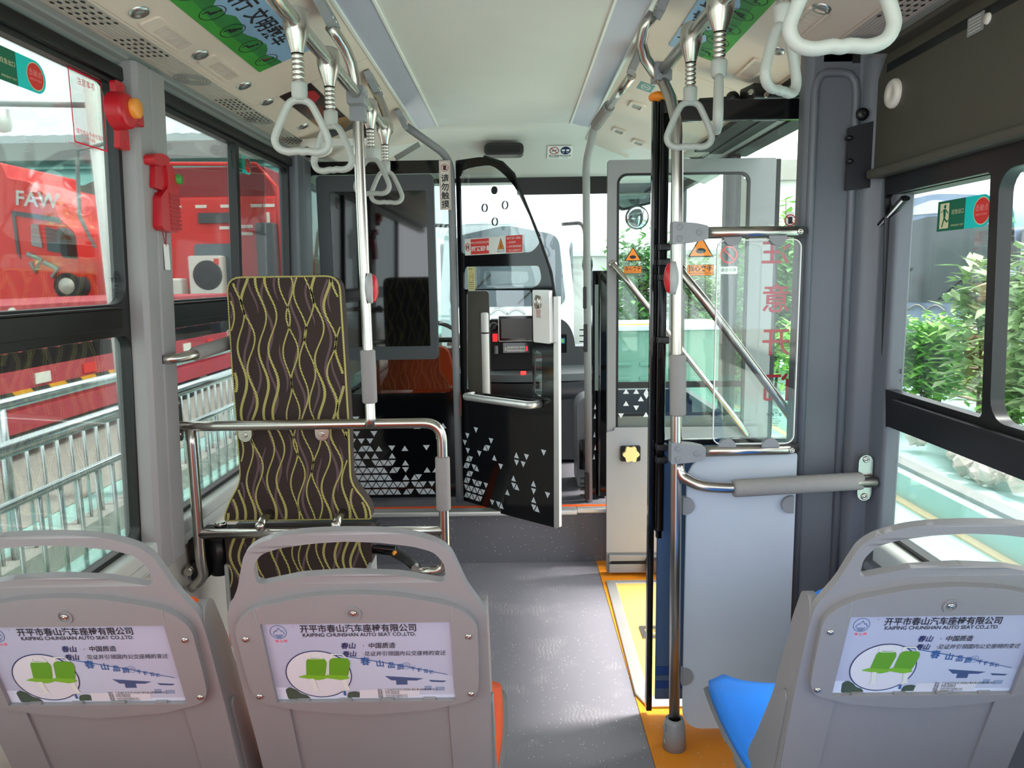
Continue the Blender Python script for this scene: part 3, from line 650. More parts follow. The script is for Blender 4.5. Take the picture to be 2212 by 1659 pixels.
# door-bay rails
def t_clamp(t, z):
    b = B(); x = P.x+(.003 if z > 1.2 else .009)
    b.prism(poly([(-.022, -.032), (.045, -.026), (.078, -.018), (.078, .018), (.045, .026), (-.022, .032)], .006), XZ(x, 2.131, z), -.02, .021)
    for u, v in ((-.002, .016), (-.002, -.016), (.052, 0)): screw(b, (x+u, 2.109, z+v), (0, -1, 0), .009)
    b.build('clamp', 'bracket_grey', t, bevel=.005)
for z, nm in ((1.578, 'upper'), (.945, 'lower')):
    t = thing('screen_rail', 'stainless crossbar holding the glass %s edge beside the doorway pole' % ('top' if z > 1 else 'bottom'), 'rail', (.53, 2.14, z), 'crossbars of the doorway screen')
    b = B(); b.tube([(.525, 2.135, z), (.80, 2.15, z), (.83, 2.165, z)], R1, 16); screw(b, (.808, 2.134, z), (0, -1, 0), .009); b.build('tube', 'steel', t); t_clamp(t, z)
    for x in (.618, .745):
        b = B(); s = -1 if z > 1 else 1
        b.prism([(.026*math.cos(PI*i/12), s*(.010+.028*math.sin(PI*i/12))) for i in range(13)], XZ(x, 2.14, z), -.009, .009); b.build('glass_clip', 'bracket_grey', t, bevel=.002)
t = thing('draught_screen', 'clear glass screen clipped between two crossbars beside the doorway', 'screen', (.68, 2.14, .96))
b = B(); b.prism(rr(.575, .965, .815, 1.558, .025), XZ(0, 2.14, 0), -.003, .003); b.build('glass', 'glass_clear', t)
b = B(); b.prism([rr(.575, .965, .815, 1.558, .025), rr(.578, .968, .812, 1.555, .022)], XZ(0, 2.14, 0), -.0035, .0035); b.build('polished_edge', 'white', t)
# modesty panel
t = thing('kick_panel', 'tall blue-grey board under the glass screen beside the doorway', 'panel', (.67, 2.16, .04))
b = B(); b.prism(rr(.508, .045, .835, .932, [.01, .01, .085, .06]), XZ(0, 2.165, 0), -.006, .006); b.build('board', 'panel_blue_grey', t, bevel=.003)
for x, z, s in ((.498, .775, 1), (.822, .775, -1), (.505, .225, 1)):
    b = B(); b.prism([(0, -.027)]+[(s*.006+s*.03*math.sin(PI*i/10), -.027*math.cos(PI*i/10)) for i in range(11)]+[(0, .027)], XZ(x-s*.004, 2.158, z), -.01, .012); b.build('clip', 'bracket_grey', t, bevel=.002)
# padded rail to the wall
t = thing('padded_rail', 'horizontal rail with thick grey foam grip running from the doorway pole to the window wall', 'rail', (.47, 2.131, .86))
b = B(); b.tube(fil([(.474, 2.131, .915), (.478, 2.125, .875), (.53, 2.10, .85), (.62, 2.09, .845), (.80, 2.105, .852), (1.045, 2.105, .855)], .05, 6), [.012]+[R1]*100 if False else R1, 16); b.build('tube', 'steel', t)
sleeve(t, (.625, 2.09, .845), (1.01, 2.116, .855), .026)
b = B(); b.prism(stadium(.021, .048), XZ(1.022, 2.125, .862), -.004, .004)
for z in (.918, .806): screw(b, (1.022, 2.12, z), (0, -1, 0), .010)
b.build('wall_plate', 'steel', t)
# --- overhead grab rails
t = thing('overhead_rail', 'left overhead stainless rail clamped to the guard pole, four hand straps on it', 'rail', (-.455, 1.9, 2.0))
b = B(); b.tube(fil([(-.50, 1.30, 2.16), (-.47, 1.42, 2.05), (-.455, 1.52, 2.0), (-.455, 2.3, 2.0), (-.458, 2.80, 2.0), (-.46, 2.88, 2.01), (-.485, 2.93, 2.10), (-.535, 2.95, 2.20)], .06, 6), R1, 16); b.build('tube', 'steel', t)
b = B(); b.box((-.457, 2.28, 1.995), (.05, .07, .05)); b.box((-.46, 2.30, 1.95), (.045, .04, .045))
for y in (2.262, 2.296): screw(b, (-.432, y, 1.995), (1, 0, 0), .008)
b.build('clamp', 'bracket_grey', t, bevel=.008)
t = thing('overhead_rail', 'right overhead stainless rail clamped to the doorway pole, four hand straps on it', 'rail', (.44, 1.7, 2.0))
b = B(); b.tube(fil([(.33, .62, 2.12), (.355, .80, 1.99), (.375, .90, 1.975), (.475, 1.36, 2.035), (.452, 1.70, 2.045), (.434, 2.27, 2.045)], .12, 4), R1, 16); b.build('tube', 'steel', t)
b = B(); b.box((.432, 2.25, 2.04), (.048, .055, .05), Matrix.Rotation(.1, 3, 'Z')); screw(b, (.421, 2.221, 2.025), (0, -1, 0), .009); b.build('clamp', 'bracket_grey', t, bevel=.008)
def bracket(p, yaw, s, label):
    """cast bracket bolted beside the light strip, gripping a tube end"""
    t = thing('ceiling_bracket', label, 'bracket', p, 'grey cast ceiling brackets')
    U = Vector((math.sin(yaw)*s, -math.cos(yaw), -.0)); U = Vector((0, -1, 0)); V = Vector((s*.35, 0, .94)).normalized()
    N = U.cross(V); b = B()
    b.prism(poly([(-.085, -.018), (-.035, -.036), (.035, -.036), (.055, -.02), (.10, .0), (.11, .03), (.03, .03), (-.08, .012)], .008), (Vector(p), U, V, N), -.012, .012); b.build('arm', 'bracket_grey', t, bevel=.005)
    b = B()
    for u in (-.03, .005):
        for q in (1,): screw(b, Vector(p)+U*u+V*(-.012)+N*.012*(1 if N.x*s < 0 else -1), N*(1 if N.x*s < 0 else -1), .0085)
    b.build('bolt_head', 'steel', t)
    return t
bracket((-.515, 2.20, 2.20), 0, -1, 'cast bracket holding the top of the left guard pole')
bracket((-.525, 2.96, 2.195), 0, -1, 'cast bracket at the front end of the left overhead rail')
bracket((-.512, 3.60, 2.195), 0, -1, 'cast bracket above the cab door post')
bracket((.415, 2.15, 2.20), 0, 1, 'cast bracket holding the top of the right doorway pole')
bracket((.43, 2.72, 2.20), 0, 1, 'cast bracket at the rear end of the short right ceiling rail')
t = thing('ceiling_rail', 'short stainless rail close to the ceiling between two brackets, leading to the tall cab post', 'rail', (.41, 3.1, 2.17))
b = B(); b.tube([(.425, 2.76, 2.165), (.405, 3.25, 2.165)], R1, 16); b.build('tube', 'steel', t)
sleeve(t, (.405, 3.24, 2.165), (.392, 3.62, 2.165), .026)
# --- cab posts
t = thing('cab_post', 'slim grey post from platform to ceiling beside the cab door opening', 'post', (.37, 3.8, .28))
b = B(); b.tube(fil([(.376, 3.8, .28), (.363, 3.8, 1.9), (.362, 3.8, 2.02), (.388, 3.66, 2.16)], .1, 8), .019, 16); b.build('tube', 'plastic_grey', t)
b = B(); b.bx(.345, .362, 3.775, 3.80, 1.30, 1.41); b.build('latch_plate', 'black', t, bevel=.004)
b = B(); b.bx(.348, .366, 3.77, 3.80, 1.08, 1.22)
for z in (1.19, 1.16, 1.13, 1.10): b.bx(.325, .35, 3.772, 3.782, z, z+.006)
b.build('plug_bar', 'black', t, bevel=.002)
b = B(); b.bx(.352, .375, 3.77, 3.80, .30, .44)
for z in (.41, .38, .35, .32): b.bx(.328, .352, 3.772, 3.782, z, z+.008)
b.build('door_contact', 'black', t, bevel=.002)
t = thing('cab_post', 'bent grey tube post from the ceiling down to the hinges of the black cab door', 'post', (-.3, 3.83, .28))
b = B(); b.tube(fil([(-.312, 3.83, .28), (-.312, 3.83, 1.9), (-.315, 3.83, 2.06), (-.505, 3.66, 2.18)], .12, 8), .019, 16); b.build('tube', 'bracket_grey', t)
# --- hand straps
def make_strap():
    t = thing('hand_strap', 'strap', 'hand strap', (0, 0, 0), 'grey loop hand straps on the overhead rails')
    b = B(); b.tube([(0, 0, .001), (0, 0, .001)], .01, 6) if False else None
    b.grid(lambda u, v: (  # steel sheath wrapped over the rail, tapering to a neck
        (lambda hw, hy, z: Vector((hw*math.cos(2*PI*u), hy*math.sin(2*PI*u), z)))(
            *[(.024, .028, .026), (.027, .030, .012), (.027, .030, -.010), (.024, .028, -.024), (.019, .022, -.040), (.015, .017, -.055), (.0135, .0135, -.062)][round(v*6)])), 24, 7, closed_u=True)
    b.lathe([(0, .031), (.018, .030), (.025, .026)], (0, 0, 0), seg=24); b.build('rail_sheath', 'steel', t)
    b = B(); pr = []
    for k in range(6): pr += [(.0095, -.062-k*.0105), (.0135, -.065-k*.0105), (.0135, -.0695-k*.0105)]
    pr.append((.0095, -.125)); b.lathe(pr, (0, 0, 0), seg=18); b.build('ribbed_neck', 'steel', t)
    b = B(); b.lathe([(0, -.121), (.017, -.121), (.0175, -.125), (.0165, -.152), (.012, -.158), (0, -.158)], (0, 0, 0), seg=20)
    L = [Vector(p) for p in ((0, 0, -.156), (.020, 0, -.162), (.034, 0, -.185), (.052, 0, -.225), (.056, 0, -.243), (.048, 0, -.258), (.030, 0, -.264), (.010, 0, -.262), (0, 0, -.2635), (-.010, 0, -.262), (-.030, 0, -.264), (-.048, 0, -.258), (-.056, 0, -.243), (-.052, 0, -.225), (-.034, 0, -.185), (-.020, 0, -.162))]
    S = []                                   # smooth the ring
    n = len(L)
    for i in range(n):
        p0, p1, p2, p3 = L[(i-1) % n], L[i], L[(i+1) % n], L[(i+2) % n]
        for k in range(4):
            q = k/4; S.append(.5*((2*p1)+(-p0+p2)*q+(2*p0-5*p1+4*p2-p3)*q*q+(-p0+3*p1-3*p2+p3)*q**3))
    b.tube(S, .0088, 14, closed=True, flat=1.35, up=(0, 1, 0)) if False else b.tube(S, .0095, 14, closed=True, flat=.85, up=(0, 1, 0))
    b.build('loop_grip', 'strap_white', t); return t
sp0 = make_strap()
SL = [(-.455, 1.655, .25, 'nearest strap on the left overhead rail, grey loop turned to the camera'), (-.455, 1.93, -.35, 'second strap along the left overhead rail, next to the guard pole'),
      (-.456, 2.46, -.15, 'third strap along the left overhead rail, just past the guard pole'), (-.458, 2.74, .35, 'last strap at the far end of the left overhead rail'),
      (.443, 1.93, .0, 'strap on the right overhead rail nearest the doorway pole, loop facing the camera'), (.452, 1.70, 1.35, 'right overhead strap seen edge-on between two others'),
      (.474, 1.37, .75, 'right overhead strap in front of the green ceiling poster, loop half turned'), (.370, .88, -.10, 'large near strap cut by the top of the photo above the casing')]
for i, (x, y, a, lb) in enumerate(SL):
    o = sp0 if i == 0 else copy_tree(sp0); o.location = (x, y, 2.0 if x < 0 else (1.975 if y < 1 else 2.043)); o.rotation_euler.z = a; o['label'] = lb
# ================================================================== tall patterned backrest in the bay
t = thing('bay_backrest', 'tall dark brown backrest with wavy lime stripes, its folded cushion below, behind the guard rail', 'backrest', (-.74, 2.42, .25))
BY = 2.40
def stripes(b, outline, z0, z1, yy, seed=3):
    rnd = random.Random(seed)
    def inside(x, z):
        c = False; n = len(outline); j = n-1
        for i in range(n):
            xi, zi = outline[i]; xj, zj = outline[j]
            if (zi > z) != (zj > z) and x < (xj-xi)*(z-zi)/(zj-zi)+xi: c = not c
            j = i
        return c
    def ribbon(x0, amp, wl, ph, wd, m, y, za=z0, zb=z1, pinch=0):
        n = int((zb-za)/.008); prev = None
        for i in range(n+1):
            z = za+(zb-za)*i/n; q = 2*PI*z/wl+ph
            x = x0-.030*(z-1.0)*0+amp*math.sin(q)+amp*.25*math.sin(q*.5+ph)
            w_ = wd*(1-pinch*(.5+.5*math.sin(q*.5+1.3)))
            if za != z0: w_ *= max(.15, math.sin(PI*i/n)**.5)
            cur = (x-w_/2, x+w_/2, z)
            ok = inside(x-w_/2-.002, z) and inside(x+w_/2+.002, z)
            if prev and ok and prev[3]: b.add([(prev[0], y, prev[2]), (prev[1], y, prev[2]), (cur[1], y, z), (cur[0], y, z)], [(0, 1, 2, 3)], m)
            prev = cur+(ok,)
    xs = [-.985, -.955, -.925, -.893, -.865, -.822, -.79, -.745, -.725, -.695, -.668, -.64, -.602, -.575, -.548, -.522]
    for k, x in enumerate(xs):
        fine = k in (7, 8, 9, 10)
        ribbon(x, .013+.003*rnd.random(), .205+.02*rnd.random(), (k % 5)*.35+.4*rnd.random(), .005 if fine else .0092, 1, yy-.0011, pinch=.0 if fine else .45)
    for k, x in enumerate([-.955, -.875, -.80, -.71, -.61, -.55]):
        ribbon(x, .014, .225, 2+k*.4, .0085, 2, yy-.0006)
    for k, x in enumerate([-.925, -.845, -.76, -.66, -.59]):
        for j in range(4): ribbon(x, .012, .21, 4+k*.7, .008, 2, yy-.0006, z0+.05+j*.30+.04*(k % 3), z0+.05+j*.30+.04*(k % 3)+.16)
OUT = poly([(-.925, .80), (-.965, .735), (-.985, .69), (-.988, .665), (-.497, .665), (-.500, .70), (-.52, .735), (-.560, .79), (-.5575, 1.0), (-.560, 1.2), (-.565, 1.474), (-.925, 1.474), (-.928, 1.2), (-.926, 1.0)], [.05, .03, .03, .005, .005, .03, .03, .05, .01, .01, .045, .045, .01, .01], 5)
b = B(); b.prism(OUT, XZ(0, BY, 0), -.075, .0); b.build('back_cushion', 'fabric_brown', t, bevel=.010, segs=3)
b = B(); stripes(b, OUT, .668, 1.472, BY-.0003); stripes(b, OUT, .668, 1.472, BY+.0772, 5); b.build('stripe_print', ['fabric_brown', 'fabric_lime', 'fabric_mauve'], t, fix=False)
b = B(); b.tube([(x, BY-.003+.006, z) for x, z in OUT], .0035, 6, closed=True); b.build('piping', 'fabric_lime', t)
SO = poly([(-.945, .22), (-.535, .22), (-.496, .30), (-.494, .632), (-.985, .632), (-.982, .30)], [.03, .03, .03, .02, .02, .03])
b = B(); b.prism(SO, XZ(0, BY-.02, 0), -.09, .0); sc = b.build('folded_cushion', 'fabric_brown', t, bevel=.010, segs=3)
b = B(); stripes(b, SO, .222, .63, BY-.0203, 9); b.build('stripe_print', ['fabric_brown', 'fabric_lime', 'fabric_mauve'], sc, fix=False)
b = B(); b.bx(-.990, -.978, BY-.03, BY+.06, .23, .52); b.build('side_plate', 'plastic_grey', t, bevel=.002); b = B(); b.bx(-.504, -.492, BY-.045, BY+.05, .42, .52)
for z in (.505, .485, .465): screw(b, (-.498, BY-.047, z), (0, -1, 0), .006)
b.build('side_plate', 'plastic_grey', t, bevel=.002)
b = B(); b.bx(-.93, -.55, BY+.085, BY+.12, .0, .60); b.bx(-.99, -.50, BY+.08, BY+.13, .58, .62); b.build('stand', 'black', t)
# belt reel on the wall and belt buckle
t = thing('belt_reel', 'black seat belt reel housing mounted on the left wall below the window ledge', 'belt reel', (-1.05, 2.4, .45))
b = B(); b.lathe([(0, .10), (.03, .10), (.034, .094), (.036, .06), (.046, .055), (.048, .0), (.042, -.03), (.036, -.034), (.032, -.065), (0, -.07)], (-1.03, 2.44, .53), seg=24); b.build('housing', 'black', t)
b = B(); b.bx(-1.10, -1.05, 2.36, 2.50, .47, .62); b.bx(-1.10, -1.00, 2.40, 2.48, .58, .60); b.build('bracket', 'black', t, bevel=.004)
b = B(); b.cyl((-1.02, 2.44, .63), (-1.02, 2.44, .65), .02); b.cyl((-1.085, 2.35, .53), (-1.085, 2.31, .52), .014); b.build('cap', 'steel', t)
b = B(); b.bx(-1.08, -.50, 2.56, 2.60, .53, .585); b.build('strap', 'rubber', t, bevel=.002)
t = thing('belt_buckle', 'black seat belt buckle lying by the foot of the guard rail', 'buckle', (-.42, 2.35, .53))
b = B(); b.box((-.455, 2.40, .555), (.085, .03, .028), Matrix.Rotation(.12, 3, 'Y')); b.build('tongue_housing', 'black_gloss', t, bevel=.007)
b = B(); b.tube([(-.42, 2.39, .548), (-.37, 2.36, .535), (-.34, 2.33, .522)], .012, 8, flat=1.8); b.build('webbing', 'rubber', t)
b = B(); b.cyl((-.418, 2.372, .555), (-.412, 2.368, .555), .008); b.build('button', 'orange_lens', t)
# ================================================================== cab partition, cab door, dashboard
def on(px, py, O, D):        # (u, v) in the upright plane through O with horizontal direction D
    n = Vector((-D.y, D.x, 0)); d = CR @ Vector(((px-1106)/FOC, -(py-829.5)/FOC, -1.0))
    p = EYE+d*((O-EYE).dot(n)/d.dot(n)); return ((p-O).dot(D), p.z)
def triangles(b, fr, u0, u1, v0, v1, side, prob, mi, mirror=False, off=.0012, seed=1):
    rnd = random.Random(seed); h = side*.866; nr = int((v1-v0)/h); nc = int((u1-u0)/(side/2)); pts = 0
    O, U, V, N = [Vector(x) for x in fr]
    for r in range(nr):
        for c in range(nc):
            u = u0+c*side/2; v = v0+r*h; p = prob((u-u0)/(u1-u0), (v-v0)/(v1-v0))
            if rnd.random() > p: continue
            upw = (c+r) % 2 == 0; cx = u; k = .40*side
            t = [(cx-k, v+.12*h), (cx+k, v+.12*h), (cx, v+.85*h)] if upw else [(cx-k, v+.88*h), (cx+k, v+.88*h), (cx, v+.15*h)]
            if cx-k < u0 or cx+k > u1: continue
            b.add([O+U*a+V*c_+N*off for a, c_ in t], [(0, 1, 2)], mi)
PY = 3.90
t = thing('cab_partition', 'black-edged glass partition behind the driver, white triangles printed on its lower half', 'partition', (-.69, PY, .285))
b = B(); b.prism([rr(-1.085, .288, -.325, 2.06, [.01, .01, .05, .01]), rr(-1.055, .86, -.335, 1.995, .04)], XZ(0, PY, 0), -.004, .004, 0)
triangles(b, XZ(0, PY-.004, 0), -1.07, -.335, .30, .86, .0465, lambda u, v: max(0.04, min(1, 1.75-1.45*u-1.55*v)) if v < .9 else .0, 1, seed=5)
b.build('frit_panel', ['black_gloss', 'triangle_white'], t, fix=False)
b = B(); b.prism(rr(-1.06, .855, -.33, 2.0, .04), XZ(0, PY, 0), -.002, .002); b.build('glass', 'glass_part', t)
b = B(); b.bx(-.335, -.318, PY-.01, PY+.01, .285, 2.05); b.build('hinge_post', 'steel_matte', t)
for z in (.62, .98, 1.35, 1.62, 1.85): b = B(); b.cyl((-.312, PY-.016, z-.04), (-.312, PY-.016, z+.04), .008, seg=10); b.build('hinge', 'steel_matte', t)
t = thing('display_screen', 'large black glossy screen in a dark grey bezel standing upright before the partition glass', 'screen', (-.71, PY-.03, 1.05))
b = B(); b.prism([rr(-1.0, 1.045, -.405, 1.985, .022), rr(-.935, 1.115, -.445, 1.905, .006)], XZ(0, PY-.04, 0), -.03, .010); b.build('bezel', 'screen_frame', t, bevel=.003)
b = B(); b.bx(-.945, -.435, PY-.044, PY-.03, 1.105, 1.915); b.build('panel_glass', 'screen_black', t)
# strip sign
t = thing('strip_sign', 'white upright strip reading do not touch in four black characters', 'sign', (-.36, 3.795, 1.80))
p0 = at(948, 347, Y=3.79); p1 = at(975, 453, Y=3.79)
b = B(); b.bx(p0.x, p1.x+.0, 3.788, 3.792, p1.z, p0.z); w_ = p1.x-p0.x; cxs = (p0.x+p1.x)/2
b.prism([[(p0.x+.004, p1.z+.004), (p1.x-.004, p1.z+.004), (p1.x-.004, p0.z-.004), (p0.x+.004, p0.z-.004)], [(p0.x+.0055, p1.z+.0055), (p1.x-.0055, p1.z+.0055), (p1.x-.0055, p0.z-.0055), (p0.x+.0055, p0.z-.0055)]], XZ(0, 3.788, 0), .0006, .0006, 2)
for k, ch in enumerate('请勿触摸'): b.text(ch, XZ(cxs, 3.788, p0.z-.088-k*.042), .040, 1, off=.0008, bold=.02)
b.prism([circ(cxs, p0.z-.035, .019, .019), circ(cxs, p0.z-.035, .0165, .0165)], XZ(0, 3.788, 0), .0008, .0008, 2)
b.prism([(cxs-.014, p0.z-.023), (cxs-.012, p0.z-.021), (cxs+.014, p0.z-.047), (cxs+.012, p0.z-.049)], XZ(0, 3.788, 0), .0012, .0012, 2)
b.prism(rr(cxs-.008, p0.z-.046, cxs+.008, p0.z-.024, .003), XZ(0, 3.788, 0), .0010, .0010, 1)
b.build('face', ['off_white', 'ink', 'dark_red'], t, fix=False)
# --- cab door, standing open toward the camera
DO = Vector((-.288, 3.845, 0)); DD = Vector((.475, -.50, 0)).normalized(); DN = DD.cross(Vector((0, 0, 1)))
DF = lambda u=0, v=0: (DO+DD*u+Vector((0, 0, v)), DD, (0, 0, 1), DN)
t = thing('cab_door', 'open black driver cab door with curved top, clear windows and white triangles below its handle', 'cab door', DO+Vector((0, 0, .29)))
q = lambda *p: [on(x, y, DO, DD) for x, y in p]
outl = poly(q((1003, 1088), (1206, 1141), (1197, 640), (1190, 590), (1160, 505), (1108, 375), (1085, 350), (1045, 338), (985, 347)), [.01, .02, .05, .15, .25, .12, .08, .05, .01], 6)
h1 = poly(q((998, 548), (1150, 545), (1172, 520), (1112, 400), (1085, 372), (1062, 356), (1018, 362), (994, 372)), [.01, .03, .04, .06, .08, .06, .06, .03], 5)
h2 = poly(q((1002, 625), (1003, 576), (1166, 574), (1171, 600), (1166, 614), (1152, 622)), [.01, .03, .02, .02, .02, .01], 4)
h3 = poly(q((1010, 845), (1152, 862), (1150, 627), (1009, 627)), .02, 4)
h4 = poly(q((1156, 850), (1172, 858), (1172, 762), (1156, 755)), .02, 4)
b = B(); b.prism([outl, h1, h2, h3, h4], DF(), -.004, .004, 0)
u0, v0 = q((1006, 1085))[0]; u1, v1 = q((1192, 900))[0]
tr = B()
def below(b):
    rnd = random.Random(4); side = .0465; h = side*.866
    ub = q((1003, 1088), (1206, 1141))
    for r in range(16):
        for c in range(28):
            u = .022+c*side/2; v = .30+r*h
            vb = ub[0][1]+(ub[1][1]-ub[0][1])*u/.69
            if v < vb+.01 or u > .63: continue
            a, e = (u)/.66, (v-.30)/.62
            p = 1.25-2.3*a-1.9*e
            if e > .62: p = 0
            elif p < .13: p = .10
            if rnd.random() > p: continue
            upw = (c+r) % 2 == 0; k = .37*side
            T_ = [(u-k, v+.12*h), (u+k, v+.12*h), (u, v+.85*h)] if upw else [(u-k, v+.88*h), (u+k, v+.88*h), (u, v+.15*h)]
            b.add([DO+DD*x+Vector((0, 0, z))+DN*.0052 for x, z in T_], [(0, 1, 2)], 1)
below(b)
b.build('frit_panel', ['black_gloss', 'triangle_white'], t, fix=False)
b = B(); b.prism([outl, h3], DF(), -.0015, .0015); b.build('glass', 'glass_clear', t)
b = B()
eo = q((1197, 640), (1208, 640), (1210, 1138), (1204, 1142), (1198, 1138)); b.prism(eo, DF(), -.012, .006)
b.build('edge_strip', 'alu', t, bevel=.002)
b = B(); b.tube([DO+DD*u+Vector((0, 0, v)) for u, v in q((1206, 1141), (1199, 640), (1191, 588), (1162, 505), (1110, 375), (1086, 351), (1046, 338))], .006, 8); b.build('edge_seal', 'rubber', t)
b = B(); b.prism(poly(q((1160, 626), (1196, 626), (1198, 742), (1162, 738)), .008), DF(), .004, .03); lb = b.build('latch_box', 'alu', t, bevel=.003)
b = B(); uc, vc = q((1175, 652))[0]; b.ball(DO+DD*uc+Vector((0, 0, vc))+DN*.032, (.012, .012, .028), 0, 10); b.tube([DO+DD*(uc-.012)+Vector((0, 0, vc-.03))+DN*.035, DO+DD*(uc-.016)+Vector((0, 0, vc))+DN*.045, DO+DD*(uc-.012)+Vector((0, 0, vc+.03))+DN*.035], .005, 8); b.build('thumb_turn', 'steel', lb)
b = B(); uc, vc = q((1174, 677))[0]; b.prism(rr(uc-.014, vc-.018, uc+.014, vc+.018, .004), DF(), .03, .034); b.build('keyhole_plate', 'steel', lb)
b = B(); g = q((1025, 853), (1168, 872)); a0 = DO+DD*g[0][0]+Vector((0, 0, g[0][1])); a1 = DO+DD*g[1][0]+Vector((0, 0, g[1][1]))
b.tube(fil([a0+DN*.005, a0+DN*.07, a1+DN*.07, a1+DN*.005], .045, 6), .0185, 14); b.build('pull_handle', 'alu', t)
for px, py, m_ in ((1068, 411, 0), (1047, 449, 1), (1091, 443, 1), (1069, 479, 1)):
    uc, vc = q((px, py))[0]; b = B()
    if m_: b.prism([circ(uc, vc, .0195), circ(uc, vc, .0175)], DF(), -.004, .0045)
    else: b.prism(circ(uc, vc, .0185), DF(), -.004, .0045)
    b.build('talk_hole', 'ink' if m_ == 0 else 'screen_frame', t)
# stickers on the cab door
def sticker(name, label, fr, w_, h_, parts, mats, cat='sticker', r=.003, group=None, base=0):
    O, U, V, N = [Vector(x) for x in fr]; b = B(); b.prism(rr(-w_/2, -h_/2, w_/2, h_/2, r), fr, 0, .0008, base); parts(b, (O+N*.0008, U, V, N))
    o = tag(b.build(name, mats, at_=O, fix=False), label, cat, group); return o
def shift(fr, u, v): O, U, V, N = [Vector(x) for x in fr]; return (O+U*u+V*v, U, V, N)
def no_symbol(b, fr, r, red, k=.14, slash=True):
    b.prism([circ(0, 0, r), circ(0, 0, r*(1-k*1.3))], fr, .0006, .0006, red)
    if slash: c = r*.68; w2 = r*k*.5; b.prism([(-c-w2, c-w2), (-c+w2, c+w2), (c+w2, -c+w2), (c-w2, -c-w2)], fr, .0009, .0009, red)
c0 = q((1006, 533))[0]; c1 = q((1131, 528))[0]; sh_ = .075; SF = DF((c0[0]+c1[0])/2, (c0[1]+c1[1])/2); SF = (SF[0]+DN*.005, SF[1], SF[2], SF[3]); sw = c1[0]-c0[0]
def p_(b, fr):
    W = sw/2
    b.prism([(-W+.046*1, -.037), (-W+.30*sw+.058, -.037), (-W+.30*sw+.058, .037), (-W+.046, .037)], fr, .0003, .0003, 1)
    b.prism([(W-.115, -.037), (W-.002, -.037), (W-.002, .041), (W-.115, .041)], fr, .0003, .0003, 1)
    no_symbol(b, shift(fr, -W+.023, 0), .020, 1)
    for dx in (-.008, .006): f = shift(fr, -W+.023+dx, 0); b.prism(circ(0, .008, .003), f, .0008, .0008, 3); b.prism([(-.003, -.011), (.003, -.011), (.004, .005), (-.004, .005)], f, .0008, .0008, 3)
    b.text('影响公交车驾驶员安全驾驶', shift(fr, -W+.118, .018), .0125, 0, off=.0008)
    b.text('涉嫌违法犯罪', shift(fr, -W+.118, -.012), .026, 0, off=.0008, bold=.03, sx=.9)
    f = shift(fr, W-.150, .002); b.prism([(-.024, -.022), (.024, -.022), (0, .032)], f, .0005, .0005, 3); b.prism([(-.020, -.020), (.020, -.020), (0, .026)], f, .0008, .0008, 2)
    b.prism([(-.003, -.014), (.005, -.014), (.001, .012)], f, .001, .001, 3); b.text('警告 防止夹伤', shift(fr, W-.150, -.029), .0085, 3, off=.0008)
    for k, s_ in enumerate(('紧急开门指引（乘客版）', '1、掀开保护罩', '2、逆时针旋转解锁旋钮', '3、即可上拉推把手开门。')): b.text(s_, shift(fr, W-.108, .028-k*.019), .0115, 0, off=.0008, align='LEFT', sx=.82)
sticker('warning_strip', 'red and white warning strip with an orange triangle stuck on the cab door glass', SF, sw, .082, p_, ['white', 'sign_red', 'sign_orange', 'ink'])
c0 = q((1020, 602))[0]; SF = DF(c0[0]+.0, c0[1]); SF = (SF[0]+DN*.0055, SF[1], SF[2], SF[3])
def p_(b, fr):
    b.prism([circ(0, .02, .010, .016), circ(0, .02, .009, .015)], fr, .0005, .0005, 1)
    b.prism([circ(-.002, -.002, .015, .018), circ(-.002, -.002, .014, .017)], fr, .0005, .0005, 1); b.prism([(-.02, .047), (.012, .047), (.012, .050), (-.02, .050)], fr, .0005, .0005, 1)
    for k in range(8): b.prism([(.012 if k < 4 else -.02, .02-k*.01), (.021, .02-k*.01), (.021, .022-k*.01), (.012 if k < 4 else -.02, .022-k*.01)], fr, .0005, .0005, 1)
sticker('instruction_tag', 'cream paper tag with a line drawing stuck on the cab door', SF, .054, .118, p_, ['tag_cream', 'ink'])
# --- things seen in the cab
t = thing('driver_seat', 'orange and blue high-backed driver seat in the cab behind the partition', 'seat', (-.52, 4.42, .28))
b = B(); b.prism(poly([(-.24, .50), (.24, .50), (.25, .80), (.19, 1.08), (-.19, 1.08), (-.25, .80)], .05), ((-.58, 4.30, 0), (1, 0, 0), (0, -.12, 1), (0, -1, 0)), -.10, 0); b.build('backrest', 'orange_fabric', t, bevel=.03, segs=3)
b = B(); b.prism(poly([(-.13, 1.09), (.13, 1.09), (.12, 1.30), (-.12, 1.30)], .05), ((-.58, 4.31, 0), (1, 0, 0), (0, -.12, 1), (0, -1, 0)), -.09, 0); b.build('headrest', 'blue_fabric', t, bevel=.03, segs=3)
b = B(); b.bx(-.83, -.33, 4.30, 4.60, .62, .76); b.build('cushion', 'orange_fabric', t, bevel=.04, segs=3)
b = B(); b.bx(-.72, -.44, 4.32, 4.56, .285, .62); b.build('base', 'black', t, bevel=.02)
b = B(); b.box((-.46, 4.27, .70), (.22, .02, .05), Matrix.Rotation(.3, 3, 'Y')); b.build('belt', 'rubber', t)
t = thing('steering_wheel', 'dark steering wheel on a tilted column in the cab', 'steering wheel', (-.58, 4.88, .95))
b = B(); rot = Matrix.Rotation(math.radians(28), 3, 'X'); b.tube([Vector((-.58, 4.66, 1.08))+rot @ Vector((.22*math.cos(a), .22*math.sin(a), 0)) for a in [2*PI*i/28 for i in range(28)]], .014, 8, closed=True); b.build('rim', 'black', t)
